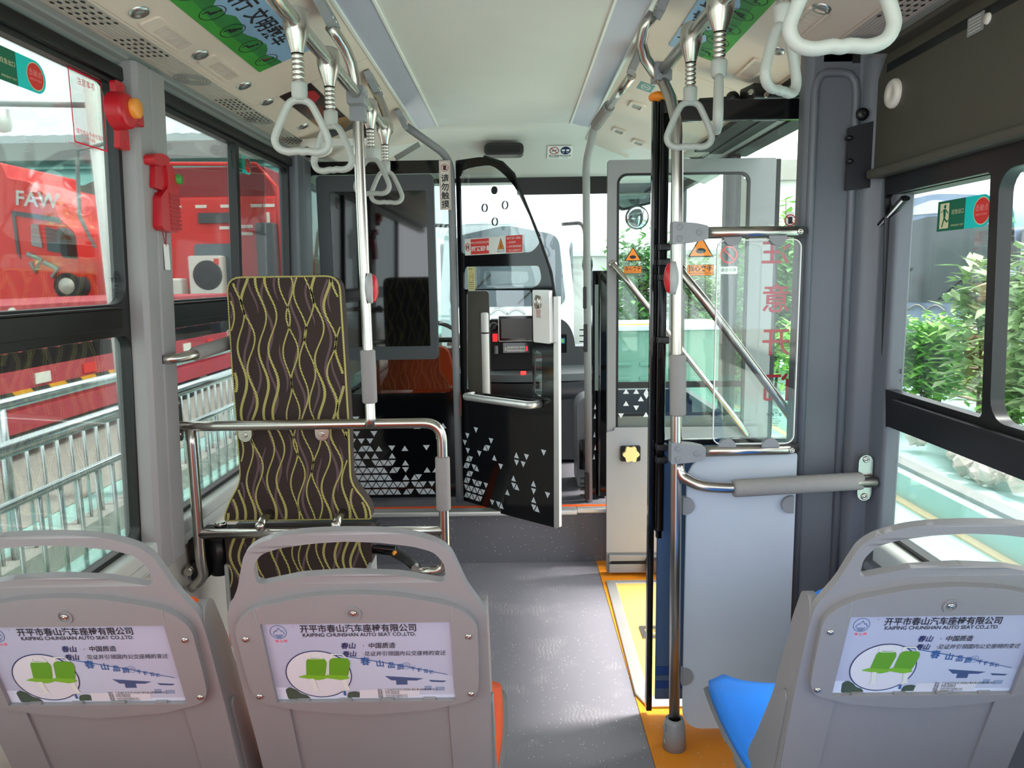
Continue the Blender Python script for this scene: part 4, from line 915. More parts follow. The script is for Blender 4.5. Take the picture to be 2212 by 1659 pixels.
b = B(); b.cyl((-.58, 4.66, 1.08), (-.58, 4.72, .94), .05); b.tube([Vector((-.79, 4.66, 1.08)), Vector((-.58, 4.66, 1.08)), Vector((-.37, 4.66, 1.08))], .016, 8); b.build('hub', 'black', t)
t = thing('dashboard', 'dark driver dashboard with a curved shelf, switches and a grey top', 'dashboard', (.05, 4.7, .28))
b = B(); b.bx(-1.02, .42, 4.62, 5.0, .30, .80)
b.grid(lambda u, v: Vector((-.30+.75*u, 4.50+.10*math.cos(PI*(u-.5))*-1+ (.03 if v in (0,) else 0)+.12*(1-v)**2, .70+.13*v)), 20, 5); b.build('lower_body', 'dash', t, bevel=.01)
b = B(); pl = [(-1.02, 5.0), (-1.02, 4.62), (-.26, 4.58)]+[(-.26+.70*i/12, 4.46+.06*(abs(i/6-1))**2) for i in range(13)]+[(.47, 5.0)]
b.prism(pl, ((0, 0, 0), (1, 0, 0), (0, 1, 0), (0, 0, 1)), .83, .875); b.build('shelf', 'dash_top', t, bevel=.018, segs=3)
b = B(); b.prism(rr(-.17, .88, .20, 1.20, .02), ((0, 4.60, 0), (1, 0, 0), (0, .1, 1), (0, -1, 0)), -.10, 0); co = b.build('console_face', 'black_matte', t, bevel=.006)
pt = lambda px, py: at(px, py, Y=4.59)
def cons(name, x0, y0, x1, y1, m_, d=.012, r=.005, rot=0, mats=None):
    a = pt(x0, y1); c = pt(x1, y0); b = B(); b.prism(rr(a.x, a.z, c.x, c.z, r), ((0, 4.60, 0), (1, 0, 0), (0, .1, 1), (0, -1, 0)), 0, d); return b.build(name, m_, co)
cons('hazard_switch', 1063, 724, 1074, 741, 'button_red')
cons('rocker_switch', 1065, 750, 1075, 768, 'black_gloss')
a = pt(1067, 706); b = B(); b.lathe([(0, .02), (.012, .02), (.026, .014), (.028, 0)], (a.x, 4.57, a.z), (0, -1, 0)); b.box((a.x, 4.548, a.z), (.01, .012, .045), Matrix.Rotation(.7, 3, 'Y')); b.build('rotary_knob', 'black', co)
b = B(); a = pt(1090, 763); c = pt(1140, 747); fr = ((0, 4.585, 0), (1, 0, 0), (0, .1, 1), (0, -1, 0)); b.prism(rr(a.x-.01, a.z-.006, c.x+.014, c.z+.012, .004), fr, 0, .010)
b.build('keypad', 'black_gloss', co)
kw = (c.x-a.x)/11
b = B()
for i in range(9):
    for j in range(2): b.prism(rr(a.x+kw*(i+1.1), a.z+.002+j*.019, a.x+kw*(i+1.85), a.z+.015+j*.019, .001), fr, .0105, .013, 0)
b.prism(rr(a.x, a.z+.008, a.x+kw*.8, a.z+.028, .001), fr, .0105, .013, 0); b.prism(rr(a.x+kw*10.2, a.z+.004, a.x+kw*11.1, a.z+.034, .001), fr, .0105, .013, 1)
b.build('key_button', ['white', 'button_red'], co)
b = B(); a = at(1130, 778, Y=4.5); b.bx(a.x-.016, a.x+.016, 4.49, 4.51, .877, .893); b.build('lit_switch', 'button_lit', t)
# monitor
t = thing('dash_monitor', 'black touch monitor with a silver edge on the dashboard, seen through the cab door', 'monitor', (0, 4.56, 1.05))
a = at(1077, 738, Y=4.53); c = at(1158, 681, Y=4.53)
b = B(); b.prism(rr(a.x, a.z, c.x, c.z, .008), XZ(0, 4.54, 0), -.03, .006); b.build('edge_frame', 'steel_matte', t, bevel=.003)
b = B(); b.prism(rr(a.x+.004, a.z+.004, c.x-.004, c.z-.004, .006), XZ(0, 4.53, 0), .0, .004); b.build('bezel', 'black_gloss', t)
b = B(); b.prism(rr(a.x+.018, a.z+.02, c.x-.018, c.z-.018, .001), XZ(0, 4.53, 0), .0, .0046); b.build('display', 'screen_off', t)
# right instrument pod with payment keypad
t = thing('instrument_pod', 'rounded dark pod with a small green display and keypad, right of the cab door', 'instrument pod', (.30, 4.6, .88))
A = lambda px, py: (at(px, py, Y=4.55).x, at(px, py, Y=4.55).z)
b = B(); b.prism(poly([A(1190, 772), A(1246, 770), A(1238, 718), A(1222, 692), A(1190, 684)], [.005, .01, .06, .06, .02], 6), XZ(0, 4.55, 0), -.14, 0); b.build('housing', 'dash', t, bevel=.012, segs=3)
b = B(); b.prism(rr(*A(1204, 762), *A(1224, 722), .004), XZ(0, 4.55, 0), 0, .006); kb = b.build('reader', 'black_gloss', t)
b = B(); b.prism(rr(*A(1206, 742), *A(1220, 730), .003), XZ(0, 4.55, 0), .006, .008); b.build('reader_screen', 'lcd_frame', kb)
b = B(); b.prism(rr(*A(1208, 740), *A(1218, 732), .001), XZ(0, 4.55, 0), .008, .009); b.build('reader_display', 'lcd_green', kb)
t = thing('fare_box', 'smooth grey rounded box standing on the platform beside the cab post', 'fare box', (.40, 4.15, .28))
b = B(); b.prism(rr(.335, .285, .55, .80, [.02, .07, .07, .02]), XZ(0, 4.06, 0), -.22, 0); b.build('body', 'bracket_grey', t, bevel=.03, segs=3)
b = B(); b.tube([(.375, 4.03, .56), (.372, 4.03, .40)], .028, 14); b.build('cup_holder', 'black', t)
t = thing('white_column', 'white upright tube with a black ring behind the cab door glass', 'tube', (-.165, 4.05, .28))
a = at(1047, 675, Y=4.05)
b = B(); b.tube([(a.x, 4.05, .28), (a.x, 4.05, a.z-.01), (a.x, 4.05, a.z-.002), (a.x, 4.05, a.z)], [.021, .021, .018, .008], 16); b.build('tube', 'white', t)
b = B(); zz = at(1047, 719, Y=4.05).z; b.cyl((a.x, 4.05, zz-.004), (a.x, 4.05, zz+.004), .0218); b.build('ring', 'black', t)
t = thing('seat_headboard', 'dark olive padded board upright behind the open cab door', 'board', (-.20, 4.2, .6))
p = at(1010, 850, Y=4.2); r_ = at(1056, 628, Y=4.2); b = B(); b.prism(rr(p.x, .286, r_.x, r_.z, .02), XZ(0, 4.2, 0), -.06, 0); b.build('board', 'dark_olive', t, bevel=.012)
# black glass leaf seen nearly edge-on beside the door
t = thing('side_leaf', 'narrow black glass leaf printed with small triangles, nearly edge-on beside the cab post', 'panel', (.40, 3.9, .285))
p = at(1281, 585, Y=3.85); r_ = at(1306, 1085, Y=3.85)
b = B(); b.bx(p.x, r_.x+.01, 3.86, 3.93, .29, p.z); b.bx(p.x-.004, p.x+.012, 3.84, 3.93, .29, p.z-.004); b.cyl((p.x+.03, 3.85, .3), (p.x+.03, 3.85, p.z-.01), .012, seg=10)
for k, (dx, z) in enumerate(((.012, .77), (.010, .72), (.008, .62), (.012, .55), (.006, .5))): b.add([(p.x+dx-.008, 3.8385, z), (p.x+dx+.004, 3.8385, z), (p.x+dx, 3.8385, z+.03)], [(0, 1, 2)], 1)
b.build('leaf', ['black_gloss', 'triangle_white'], t, bevel=0, fix=False)
b = B(); b.bx(p.x+.008, p.x+.026, 3.832, 3.84, .87, 1.42); b.build('label_strip', 'glass_grey', t)
# mirror and camera pod on the fascia, signs, dome camera
t = thing('rear_mirror', 'black rounded rectangular mirror housing under the front ceiling edge', 'mirror', (-.0, 4.58, 2.2))
a = at(1046, 335, Y=4.38); c = at(1131, 308, Y=4.38)
b = B(); b.prism(rr(a.x, a.z, c.x, c.z, .025), XZ(0, 4.38, 0), -.12, 0); b.build('housing', 'black', t, bevel=.008)
b = B(); b.prism(rr(a.x+.02, a.z+.012, c.x-.02, c.z-.012, .012), XZ(0, 4.38, 0), 0, .003); b.build('glass', 'black_gloss', t)
def p_(b, fr):
    for s in (-1, 1):
        f = shift(fr, s*.033, .014)
        if s < 0:
            no_symbol(b, f, .028, 1); b.prism([(-.014, -.006), (.016, .004), (.014, .009), (-.016, -.001)], f, .0005, .0005, 3)
        else:
            b.prism(circ(0, 0, .030), f, .0004, .0004, 2)
            for q_ in (-1, 1): b.prism(rr(q_*.013-.009, -.005, q_*.013+.009, .009, .002), f, .0008, .0008, 0); b.prism([(q_*.016, -.012), (q_*.016, -.018), (q_*.004, -.015)], f, .0008, .0008, 0)
        b.text('禁止吸烟' if s < 0 else '系好安全带', shift(fr, s*.033, -.026), .0155 if s < 0 else .013, 3, off=.0006, bold=.01); b.text('NO SMOKING' if s < 0 else 'SEAT BELT', shift(fr, s*.033, -.038), .008, 3, off=.0006)
a = at(1209, 329, Y=4.51)
sticker('notice_sticker', 'white sticker with no smoking and seat belt signs on the front fascia', ((a.x, 4.45+(2.225-a.z)*1.259-.004, a.z-.003), (1, 0, 0), (0, -.783, .622), (0, -.622, -.783)), .148, .098, p_, ['white', 'dark_red', 'navy', 'ink'], r=.008)
t = thing('dome_camera', 'white dome camera with a black lens under the left ceiling by the partition', 'camera', (-.93, 3.6, 2.07))
a = at(672, 325, Y=3.36)
b = B(); b.ball((a.x+.02, 3.36, a.z+.01), (.075, .05, .042), 0, 12); b.bx(a.x-.03, a.x+.25, 3.34, 3.40, a.z+.015, a.z+.045); b.build('housing', 'white', t)
b = B(); b.ball((a.x-.005, 3.325, a.z-.012), .024, 0, 10); b.build('lens', 'black_gloss', t)
t = thing('bullet_camera', 'small black camera on the left ceiling duct near the front', 'camera', (-.62, 3.5, 2.17))
a = at(782, 296, Y=3.45); b = B(); b.ball(a, .028, 0, 10); b.cyl(a, a+Vector((0, .02, .05)), .02); b.build('body', 'black', t)
t = thing('air_louver', 'narrow slotted air louver on the curved fascia corner left of the grey post', 'air vent', (-.55, 4.3, 2.1))
a = at(855, 342, Y=4.1); c = at(905, 312, Y=4.1); b = B(); n_ = 22
for i in range(n_): p = a+(c-a)*(i/(n_-1)); b.box(p, (.006, .006, .028), Matrix.Rotation(-.5, 3, 'Y'))
b.build('slats', 'trim_grey', t)
# ================================================================== the two swung door leaves
FY = 3.50
t = thing('door_leaf', 'far grey entrance door leaf swung inward, with a yellow knob and a metal kick plate', 'door leaf', (.43, FY, .01))
FL = lambda px, py: (at(px, py, Y=FY).x, at(px, py, Y=FY).z)
W1 = 1.20
b = B(); b.prism([rr(.432, .012, W1, 1.985, .01), rr(.474, .62, 1.085, 1.925, .045)], XZ(0, FY, 0), -.022, .012); b.build('frame', 'leaf_grey', t, bevel=.004)
b = B(); b.bx(W1, W1+.022, FY-.01, FY+.02, .03, 1.98); b.bx(.47, 1.09, FY-.004, FY+.012, .93, .96); b.build('seal', 'rubber', t, bevel=.002)
b = B(); b.prism([rr(.474, .62, 1.085, 1.925, .045), rr(.484, .63, 1.073, 1.915, .04)], XZ(0, FY, 0), -.006, .013); b.build('gasket', 'black', t)
b = B(); b.prism(rr(.470, .61, 1.09, 1.93, .045), XZ(0, FY, 0), -.002, .002); b.build('glass', 'glass_door', t)
b = B(); b.prism([(.482, .625), (1.075, .625), (1.075, .80), (.482, .80)], XZ(0, FY, 0), .0025, .004, 0)
b.prism([(.482, .795), (1.075, .795), (1.075, .81), (.482, .81)], XZ(0, FY, 0), .0025, .0045, 2)
for px, py, up in ((1352, 845, 1), (1374, 845, 1), (1396, 845, 1), (1384, 861, 1), (1396, 856, 0), (1352, 871, 1), (1374, 881, 0), (1341, 898, 0), (1395, 895, 1), (1406, 845, 0), (1406, 871, 0)):
    x, z = FL(px, py); k = .014
    b.add([(x-k, FY-.0052, z-(k*.85 if up else -k*.85)), (x+k, FY-.0052, z-(k*.85 if up else -k*.85)), (x, FY-.0052, z+(k*.85 if up else -k*.85))], [(0, 1, 2)], 1)
b.build('frit_band', ['frit_grey', 'triangle_white', 'black'], t, fix=False)
b = B(); b.prism(poly([FL(1309, 1190), FL(1309, 932), FL(1326, 928), FL(1326, 922), (1.15, FL(1400, 922)[1]), (1.15, FL(1400, 1190)[1])], .006), XZ(0, FY, 0), .012, .020); b.build('kick_plate', 'steel_plate', t, bevel=.003)
x0, z0 = FL(1314, 1232); b = B(); b.prism([(x0, z0), (1.15, z0), (1.15, z0+.045), (x0, z0+.045)], XZ(0, FY, 0), .012, .035); b.prism([(x0, z0+.055), (1.15, z0+.055), (1.15, z0+.075), (x0, z0+.09)], XZ(0, FY, 0), .012, .030); b.build('bottom_profile', 'leaf_grey', t, bevel=.003)
b = B(); b.cyl((x0+.01, FY-.03, z0+.052), (1.15, FY-.03, z0+.052), .007); b.build('latch_rod', 'black_matte', t)
a, c = FL(1392, 1236), FL(1410, 1200); b = B(); b.bx(a[0], c[0]+.03, FY-.07, FY-.02, .03, c[1]); b.build('roller_bracket', 'roller_brown', t, bevel=.004)
x, z = FL(1360, 977); b = B(); b.prism(rr(x-.048, z-.038, x+.048, z+.038, .008), XZ(0, FY, 0), .018, .028); kb = b.build('knob_plate', 'black', t, bevel=.003)
b = B(); b.prism([(x+(.036+.0045*math.cos(6*a))*math.cos(a), z+(.036+.0045*math.cos(6*a))*math.sin(a)) for a in [2*PI*i/60 for i in range(60)]], XZ(0, FY, 0), .028, .052); b.build('release_knob', 'yellow_knob', kb, bevel=.005, segs=3)
def diag(t, p0, p1, Y, off, r=.0135):
    a = Vector((*[0],)*3) if False else None
    A0 = Vector((p0[0], Y, p0[1])); A1 = Vector((p1[0], Y, p1[1])); d = (A1-A0).normalized(); n = Vector((0, -1, 0))
    b = B(); b.tube(fil([A0+n*.012, A0+n*.02+d*.01, A0+n*off+d*.09, A1+n*off-d*.09, A1+n*.02-d*.01, A1+n*.012], .05, 5), r, 14); o = b.build('slanting_handrail', 'steel', t)
    b = B()
    for q_ in (A0, A1): b.lathe([(0, .006), (.018, .006), (.022, 0)], q_+n*.012, n, 14)
    b.build('rail_foot', 'steel', o)
diag(t, FL(1323, 572), FL(1612, 938), FY, .06)
# near leaf
NY = 2.30
t = thing('door_leaf', 'near entrance door leaf edge-on behind the pole, red characters on its glass, blue lower panel', 'door leaf', (.43, NY, .03))
NL = lambda px, py: (at(px, py, Y=NY).x, at(px, py, Y=NY).z)
b = B(); b.bx(.417, .436, NY-.012, NY+.02, .025, 1.975); b.bx(.436, .448, NY-.02, NY+.02, .65, 1.975); b.bx(.436, 1.05, NY-.004, NY+.02, 1.915, 1.975); b.bx(1.03, 1.05, NY-.004, NY+.02, .03, 1.95)
b.prism([(.436, .928), (1.05, .928), (1.05, .945), (.436, .945)], XZ(0, NY, 0), -.02, .004); b.build('frame', 'black_gloss', t, bevel=.003)
b = B(); b.bx(.446, .462, NY+.0, NY+.02, .62, 1.95); b.build('stile', 'black', t)
b = B(); b.tube([(.449, NY-.035, .66), (.449, NY-.035, 1.93)], .0115, 14); rd = b.build('pivot_rod', 'rod_black', t)
for z in (1.545, 1.50, 1.455, 1.265, .93, .89):
    b = B(); b.bx(.433, .468, NY-.05, NY-.018, z-.011, z+.011); b.build('rod_clamp', 'black', t, bevel=.004)
b = B(); b.prism([(.452, .94), (1.04, .94), (1.04, 1.92), (.452, 1.92)], XZ(0, NY, 0), -.012, -.008); b.build('glass', 'glass_door', t)
b = B()
xa, za = NL(1425, 1130); b.prism([(.448, .06), (1.04, .06), (1.04, .93), (.448, .93)], XZ(0, NY, 0), -.012, .0)
b.build('lower_panel', 'leaf_blue', t, bevel=.003)
b = B()
for z in (.15, .10): b.prism([(.449, z), (1.0, z), (1.0, z+.028), (.449, z+.028)], XZ(0, NY, 0), .0005, .002)
b.prism([(.449, .13), (1.0, .13), (1.0, .148), (.449, .148)], XZ(0, NY, 0), .0005, .004, 1)
b.build('stripe_band', ['navy_blue', 'leaf_blue'], t)
b = B()
for ch, py in zip('注意开门', (545, 650, 743, 842)):
    x, z = NL(1678, py); b.text(ch, XZ(x, NY+.0065, z), .092, 0, mirror=True, off=0, bold=.012)
b.build('red_lettering', 'red_ink', t, fix=False)
for k, (px, py) in enumerate(((1508, 600), (1508, 700), (1508, 790), (1508, 880))): pass
def maker_mark(b, fr, s=1.0, m=0):
    for r in (.006, .010, .014): b.prism([(r*math.cos(PI*i/10)*s, r*math.sin(PI*i/10)*s) for i in range(11)]+[((r-.0018)*math.cos(PI-PI*i/10)*s, (r-.0018)*math.sin(PI-PI*i/10)*s) for i in range(11)], fr, 0, 0, m)
    b.text('宇通客车', shift(fr, 0, -.006*s), .0125*s, m, off=0, bold=.02)
    for k, s_ in enumerate(('E000123', 'SAFETY GLASS', 'TEMPERED', 'GB 9656')): b.text(s_, shift(fr, 0, (-.018-k*.0075)*s), .0068*s, m, off=0)
b = B()
for px, py in ((1552, 893), (1674, 893)): x, z = NL(px, py); maker_mark(b, XZ(x, NY+.006, z))
b.build('glass_marking', 'ink', t, fix=False)
diag(t, NL(1466, 585), NL(1716, 918), NY, -.045 if False else .045)
def warn(fr0, k, label):
    def p_(b, fr):
        f = shift(fr, 0, .018*k)
        b.prism([(-.034*k, -.022*k), (.034*k, -.022*k), (0, .036*k)], f, .0004, .0004, 1); b.prism([(-.029*k, -.019*k), (.029*k, -.019*k), (0, .030*k)], f, .0006, .0006, 0)
        b.prism(circ(0, -.006*k, .013*k, .007*k), f, .0009, .0009, 1)
        b.prism(rr(-.035*k, -.053*k, .035*k, -.024*k, .002), shift(fr, 0, .0), .0002, .0002, 1); b.prism(rr(-.034*k, -.052*k, .034*k, -.025*k, .002), shift(fr, 0, .0), .0004, .0004, 0)
        b.text('当心夹手', shift(fr, 0, -.035*k), .0165*k, 1, off=.0008, bold=.02); b.text('WARNING HANDS PINCHING', shift(fr, 0, -.047*k), .0052*k, 1, off=.0008)
    O, U, V, N = [Vector(x) for x in fr0]; b = B(); p_(b, fr0)
    b.prism(rr(-.036*k, -.054*k, .036*k, .058*k, .002), fr0, -.001, 0, 2)
    return tag(b.build('pinch_warning', ['sign_orange', 'ink', 'sign_film'], at_=O, fix=False), label, 'sticker')
x, z = FL(1366, 562); warn(XZ(x, FY-.014, z), 1.15, 'small orange pinch warning sticker on the far door leaf glass, left of the black stile')
x, z = FL(1512, 552); warn(XZ(x, FY-.014, z), 1.75, 'larger orange pinch warning sticker seen under the upper crossbar')
def p_(b, fr):
    no_symbol(b, shift(fr, 0, .02), .040, 1, .12); b.prism(rr(-.008, -.02, .006, .02, .003), shift(fr, 0, .018), .0006, .0006, 2); b.prism(rr(-.042, -.068, .042, -.034, .003), fr, .0004, .0004, 0); b.text('请勿倚靠', shift(fr, 0, -.051), .019, 2, off=.0008)
x, z = FL(1572, 560); sticker('no_leaning_sticker', 'round red no leaning sign on the far door leaf beside the orange triangle', XZ(x, FY-.014, z), .088, .135, p_, ['white', 'sign_red', 'ink', 'sign_film'], base=3)
# door mechanism over the opening
t = thing('door_mechanism', 'black hinged arms of the door mechanism above the doorway', 'door mechanism', (.93, 2.6, 2.04))
b = B(); b.box((.86, 2.60, 2.055), (.17, .09, .05), Matrix.Rotation(.25, 3, 'Z')); b.build('arm', 'black', t, bevel=.008)
b = B(); b.box((.70, 2.66, 2.04), (.12, .05, .04), Matrix.Rotation(-.2, 3, 'Z')); b.ball((.745, 2.62, 2.05), .024, 0, 8); b.build('link', 'black', t, bevel=.006)
for x, z in ((.83, 2.072), (.83, 2.04), (.78, 2.05)): b = B(); b.cyl((x, 2.545, z), (x, 2.530, z), .008); b.build('bolt_head', 'steel', t)
t = thing('hinge_cap', 'orange plastic cap on the top corner of the near door leaf', 'cap', (.43, NY, 1.98))
b = B(); b.ball((.432, NY, 1.985), (.028, .03, .016), 0, 8); b.build('cap', 'sign_orange', t)
# threshold ramp plate
t = thing('ramp_plate', 'yellow folding ramp plate in a pale aluminium frame on the entrance floor', 'ramp', (.75, 2.85, .004))
g = [(.418, 3.40), (.402, 2.42), (.43, 2.34), (1.06, 2.34), (1.06, 3.40)]
b = B(); b.prism([g, [(.462, 3.365), (.450, 2.44), (.468, 2.385), (1.02, 2.385), (1.02, 3.365)]], XY(0, 0, .004), 0, .008); b.build('frame', 'alu', t, bevel=.003)
b = B(); b.prism([(.462, 3.365), (.450, 2.44), (.468, 2.385), (1.02, 2.385), (1.02, 3.365)], XY(0, 0, .004), 0, .004); b.build('plate', 'ramp_yellow', t)
a = at(1400, 1366, Z=.01); b = B(); b.prism([rr(a.x-.03, a.y-.055, a.x+.07, a.y+.055, .008), rr(a.x-.01, a.y-.03, a.x+.05, a.y+.03, .008)], XY(0, 0, .008), 0, .004); b.build('pull_ring_tray', 'steel', t)
b = B(); b.tube([(a.x+.02+.018*math.cos(q_), a.y+.022*math.sin(q_), .014) for q_ in [2*PI*i/16 for i in range(16)]], .003, 6, closed=True); b.build('pull_ring', 'steel', t)
# ================================================================== small fittings on walls and ceiling
def slope(s):      # plane of the sloping duct: u along the bus, v up toward the middle of the ceiling
    xo = (-.498 if s < 0 else .408)+s*.008; xe = CX+s*.895
    V = Vector((xo-xe, 0, 2.238-2.078)).normalized(); U = Vector((0, 1 if s < 0 else -1, 0)); O = Vector((xe, 0, 2.078)); return O, U, V, U.cross(V)
def on_slope(px, py, s):
    O, U, V, N = slope(s); d = CR @ Vector(((px-1106)/FOC, -(py-829.5)/FOC, -1.0)); p = EYE+d*((O-EYE).dot(N)/d.dot(N)); return ((p-O).dot(U), (p-O).dot(V))
def sfr(s, u, v): O, U, V, N = slope(s); return (O+U*u+V*v, U, V, N)
# round lamps
first = None; grp = 'round reading lamps in the sloping ducts'
for s, pts, names in ((-1, ((300, 25), (432, 117), (527, 184), (577, 219), (655, 272), (712, 308)), ('nearest round lamp of the left ceiling duct, just past the first slotted vent', 'round lamp between the two slotted vents of the left duct', 'round lamp just past the second slotted vent on the left', 'lone round lamp on the left duct before the dark poster', 'round lamp on the left duct below the dark poster', 'farthest round lamp on the left duct')),
                    (1, ((1775, 17), (1678, 108)), ('round lamp on the right duct behind the big near strap', 'small round lamp on the right duct seen through a strap loop'))):
    for (px, py), lb in zip(pts, names):
        u, v = on_slope(px, py, s); O, U, V, N = sfr(s, u, v)
        if first is None:
            first = thing('reading_lamp', lb, 'lamp', (0, 0, 0), grp)
            b = B(); b.lathe([(.0, .002), (.012, .002), (.0165, .006), (.022, .006), (.024, 0)], (0, 0, 0), (0, 0, 1), 24); b.build('bezel', 'steel_matte', first)
            b = B(); b.lathe([(0, .004), (.011, .003), (.012, .002)], (0, 0, 0), (0, 0, 1), 16); b.build('lens', 'trim_grey', first); o = first
        else: o = copy_tree(first)
        o['label'] = lb; o.location = O; o.rotation_euler = N.to_track_quat('Z', 'Y').to_euler()
# slotted vents
first = None
for s, px, py, lb in ((-1, 367, 75, 'slotted air vent on the left ceiling duct nearest the camera'), (-1, 478, 148, 'second slotted air vent along the left ceiling duct'), (1, 1737, 50, 'slotted air vent on the right duct behind the nearest straps'), (1, 1625, 150, 'slotted air vent on the right duct above the door mechanism')):
    u, v = on_slope(px, py, s); O, U, V, N = sfr(s, u, v)
    if first is None:
        first = thing('air_vent', lb, 'air vent', (0, 0, 0), 'slotted air vents of the ceiling ducts')
        b = B(); b.prism([rr(-.115, -.028, .105, .028, .012), rr(-.062, -.019, .095, .019, .004)], XY(0, 0, 0), 0, .006); b.build('frame', 'duct', first, bevel=.003)
        b = B(); b.prism(rr(-.062, -.019, .095, .019, .004), XY(0, 0, 0), 0, .001); b.build('opening', 'duct_dark', first)
        b = B()
        for i in range(16): b.bx(-.058+i*.0096, -.0548+i*.0096, -.018, .018, .0, .0055)
        b.build('slats', 'duct', first); o = first
    else: o = copy_tree(first)
    o['label'] = lb; o.location = O
    o.matrix_world = Matrix.Translation(O) @ Matrix((U, V, N)).transposed().to_4x4()
# square nozzles on the right
for k, (px, py, lb) in enumerate(((1376, 228, 'square nozzle on the right duct below the green sticker'), (1338, 282, 'lower square nozzle on the right duct near the fascia'), (1380, 307, 'square nozzle on the right duct nearest the far door leaf'), (1436, 148, 'square nozzle on the right duct behind the curved pole'))):
    u, v = on_slope(px, py, 1); O, U, V, N = sfr(1, u, v)
    if k == 0:
        nz = thing('air_nozzle', lb, 'air vent', (0, 0, 0), 'square nozzles of the right ceiling duct')
        b = B(); b.prism([rr(-.055, -.035, .055, .035, .014), rr(-.036, -.02, .036, .02, .006)], XY(0, 0, 0), 0, .008); b.build('frame', 'duct', nz, bevel=.003)
        b = B(); b.prism(rr(-.036, -.02, .036, .02, .006), XY(0, 0, 0), 0, .003); b.build('flap', 'trim_grey', nz); o = nz
    else: o = copy_tree(nz)
    o['label'] = lb; o.matrix_world = Matrix.Translation(O) @ Matrix((U, V, N)).transposed().to_4x4()
# ceiling posters
def rect_poster(s, c1, c2, c3, name, label, parts, mats):
    """c1 near-outer, c2 far-outer, c3 far-inner corner pixels"""
    P = [on_slope(*c, s) for c in (c1, c2, c3)]; u0, u1 = sorted((P[0][0], P[1][0])); v0 = (P[0][1]+P[1][1])/2; v1 = P[2][1]
    fr = sfr(s, (u0+u1)/2, (v0+v1)/2); W, H_ = u1-u0, v1-v0; b = B(); b.prism([(-W/2, -H_/2), (W/2, -H_/2), (W/2, H_/2), (-W/2, H_/2)], fr, .001, .003, 0); f = (Vector(fr[0])+fr[3]*.003, fr[1], fr[2], fr[3]); parts(b, f, W, H_)
    return tag(b.build(name, mats, at_=fr[0], fix=False), label, 'poster')
def green_poster(text):
    def p_(b, f, W, H_):
        rnd = random.Random(3); top = [(-W/2+W*i/24, -H_*.12+H_*(.05*math.sin(i*1.1)+.10*rnd.random()+.10*(i < 9))) for i in range(25)]
        b.prism([(-W/2, -H_/2)]+[(W/2, -H_/2)]+top[::-1], f, .0004, .0004, 1)
        b.prism([(-W/2, -H_/2), (W/2, -H_/2), (W/2, -H_*.25), (0, -H_*.33), (-W/2, -H_*.2)], f, .0006, .0006, 2)
        b.text(text, shift(f, .0, H_*.22), .068, 3, off=.0008, bold=.02)
        n = 6 if W > .6 else 4
        for i in range(n):
            g = shift(f, -W/2+W*(i+.5)/n, -H_*.22); r = .036
            b.prism([circ(0, 0, r, r*1.0, 28), circ(0, 0, r*.93, r*.93, 28)], g, .0010, .0010, 3)
            b.prism(circ(.006, .019, .005), g, .0012, .0012, 3)
            b.prism([(-.004, -.008), (.006, -.010), (.009, .012), (.0, .012)], g, .0012, .0012, 3)
            b.prism([(-.018, -.010), (.005, -.010), (.005, -.004), (-.018, -.004)], g, .0013, .0013, 3)
            b.prism([(-.018, -.022), (-.014, -.022), (-.014, -.008), (-.018, -.008)], g, .0013, .0013, 3)
            if i % 2: b.prism([(-.018, -.010), (-.012, -.010), (.0, .014), (-.004, .014)], g, .0014, .0014, 4 if i == n-1 else 3)
    return p_
rect_poster(-1, (385-130, -75), (568, 150), (648, 84), 'ceiling_poster', 'long green and blue poster with ringed passenger symbols on the left ceiling duct', green_poster('文明出行 文明乘车'), ['poster_sky', 'poster_hill', 'poster_grass', 'ink', 'dark_red'])
def p_(b, f, W, H_):
    for k, (x0, y0, x1, y1, m_) in enumerate(((-.2, -.3, .1, .2, 1), (.0, -.5, .35, -.1, 2), (-.45, .0, -.2, .4, 3), (.15, .1, .45, .5, 2), (-.1, .15, .1, .45, 4))): b.prism([(x0*W, y0*H_), (x1*W, y0*H_), ((x1-.08)*W, y1*H_), ((x0+.05)*W, y1*H_)], f, .0004+k*.0002, .0004+k*.0002, m_)
rect_poster(-1, (605, 207), (716, 296), (748, 252), 'ceiling_poster', 'dark poster with brown and black shapes on the left duct behind the hand straps', p_, ['dark_brown', 'poster_rust', 'poster_tan', 'dark_red', 'ink'])
rect_poster(1, (1725, -50), (1548, 133), (1455, 80), 'ceiling_poster', 'green and blue poster with ringed passenger symbols on the right ceiling duct', green_poster('文明有序 与山乐行'), ['poster_sky', 'poster_hill', 'poster_grass', 'ink', 'ink'])
u, v = on_slope(1395, 188, 1)
def p_(b, f):
    b.prism([circ(0, 0, .036, .018), circ(0, 0, .031, .014)], f, .0004, .0004, 1); b.prism(circ(0, 0, .010, .010), f, .0004, .0004, 1); b.prism([circ(0, 0, .006), circ(0, 0, .003)], f, .0008, .0008, 0)
sticker('camera_sticker', 'small teal sticker with a white eye symbol on the right duct beside the clamp', sfr(1, u, v), .105, .060, p_, ['teal_sign', 'white'], r=.001)
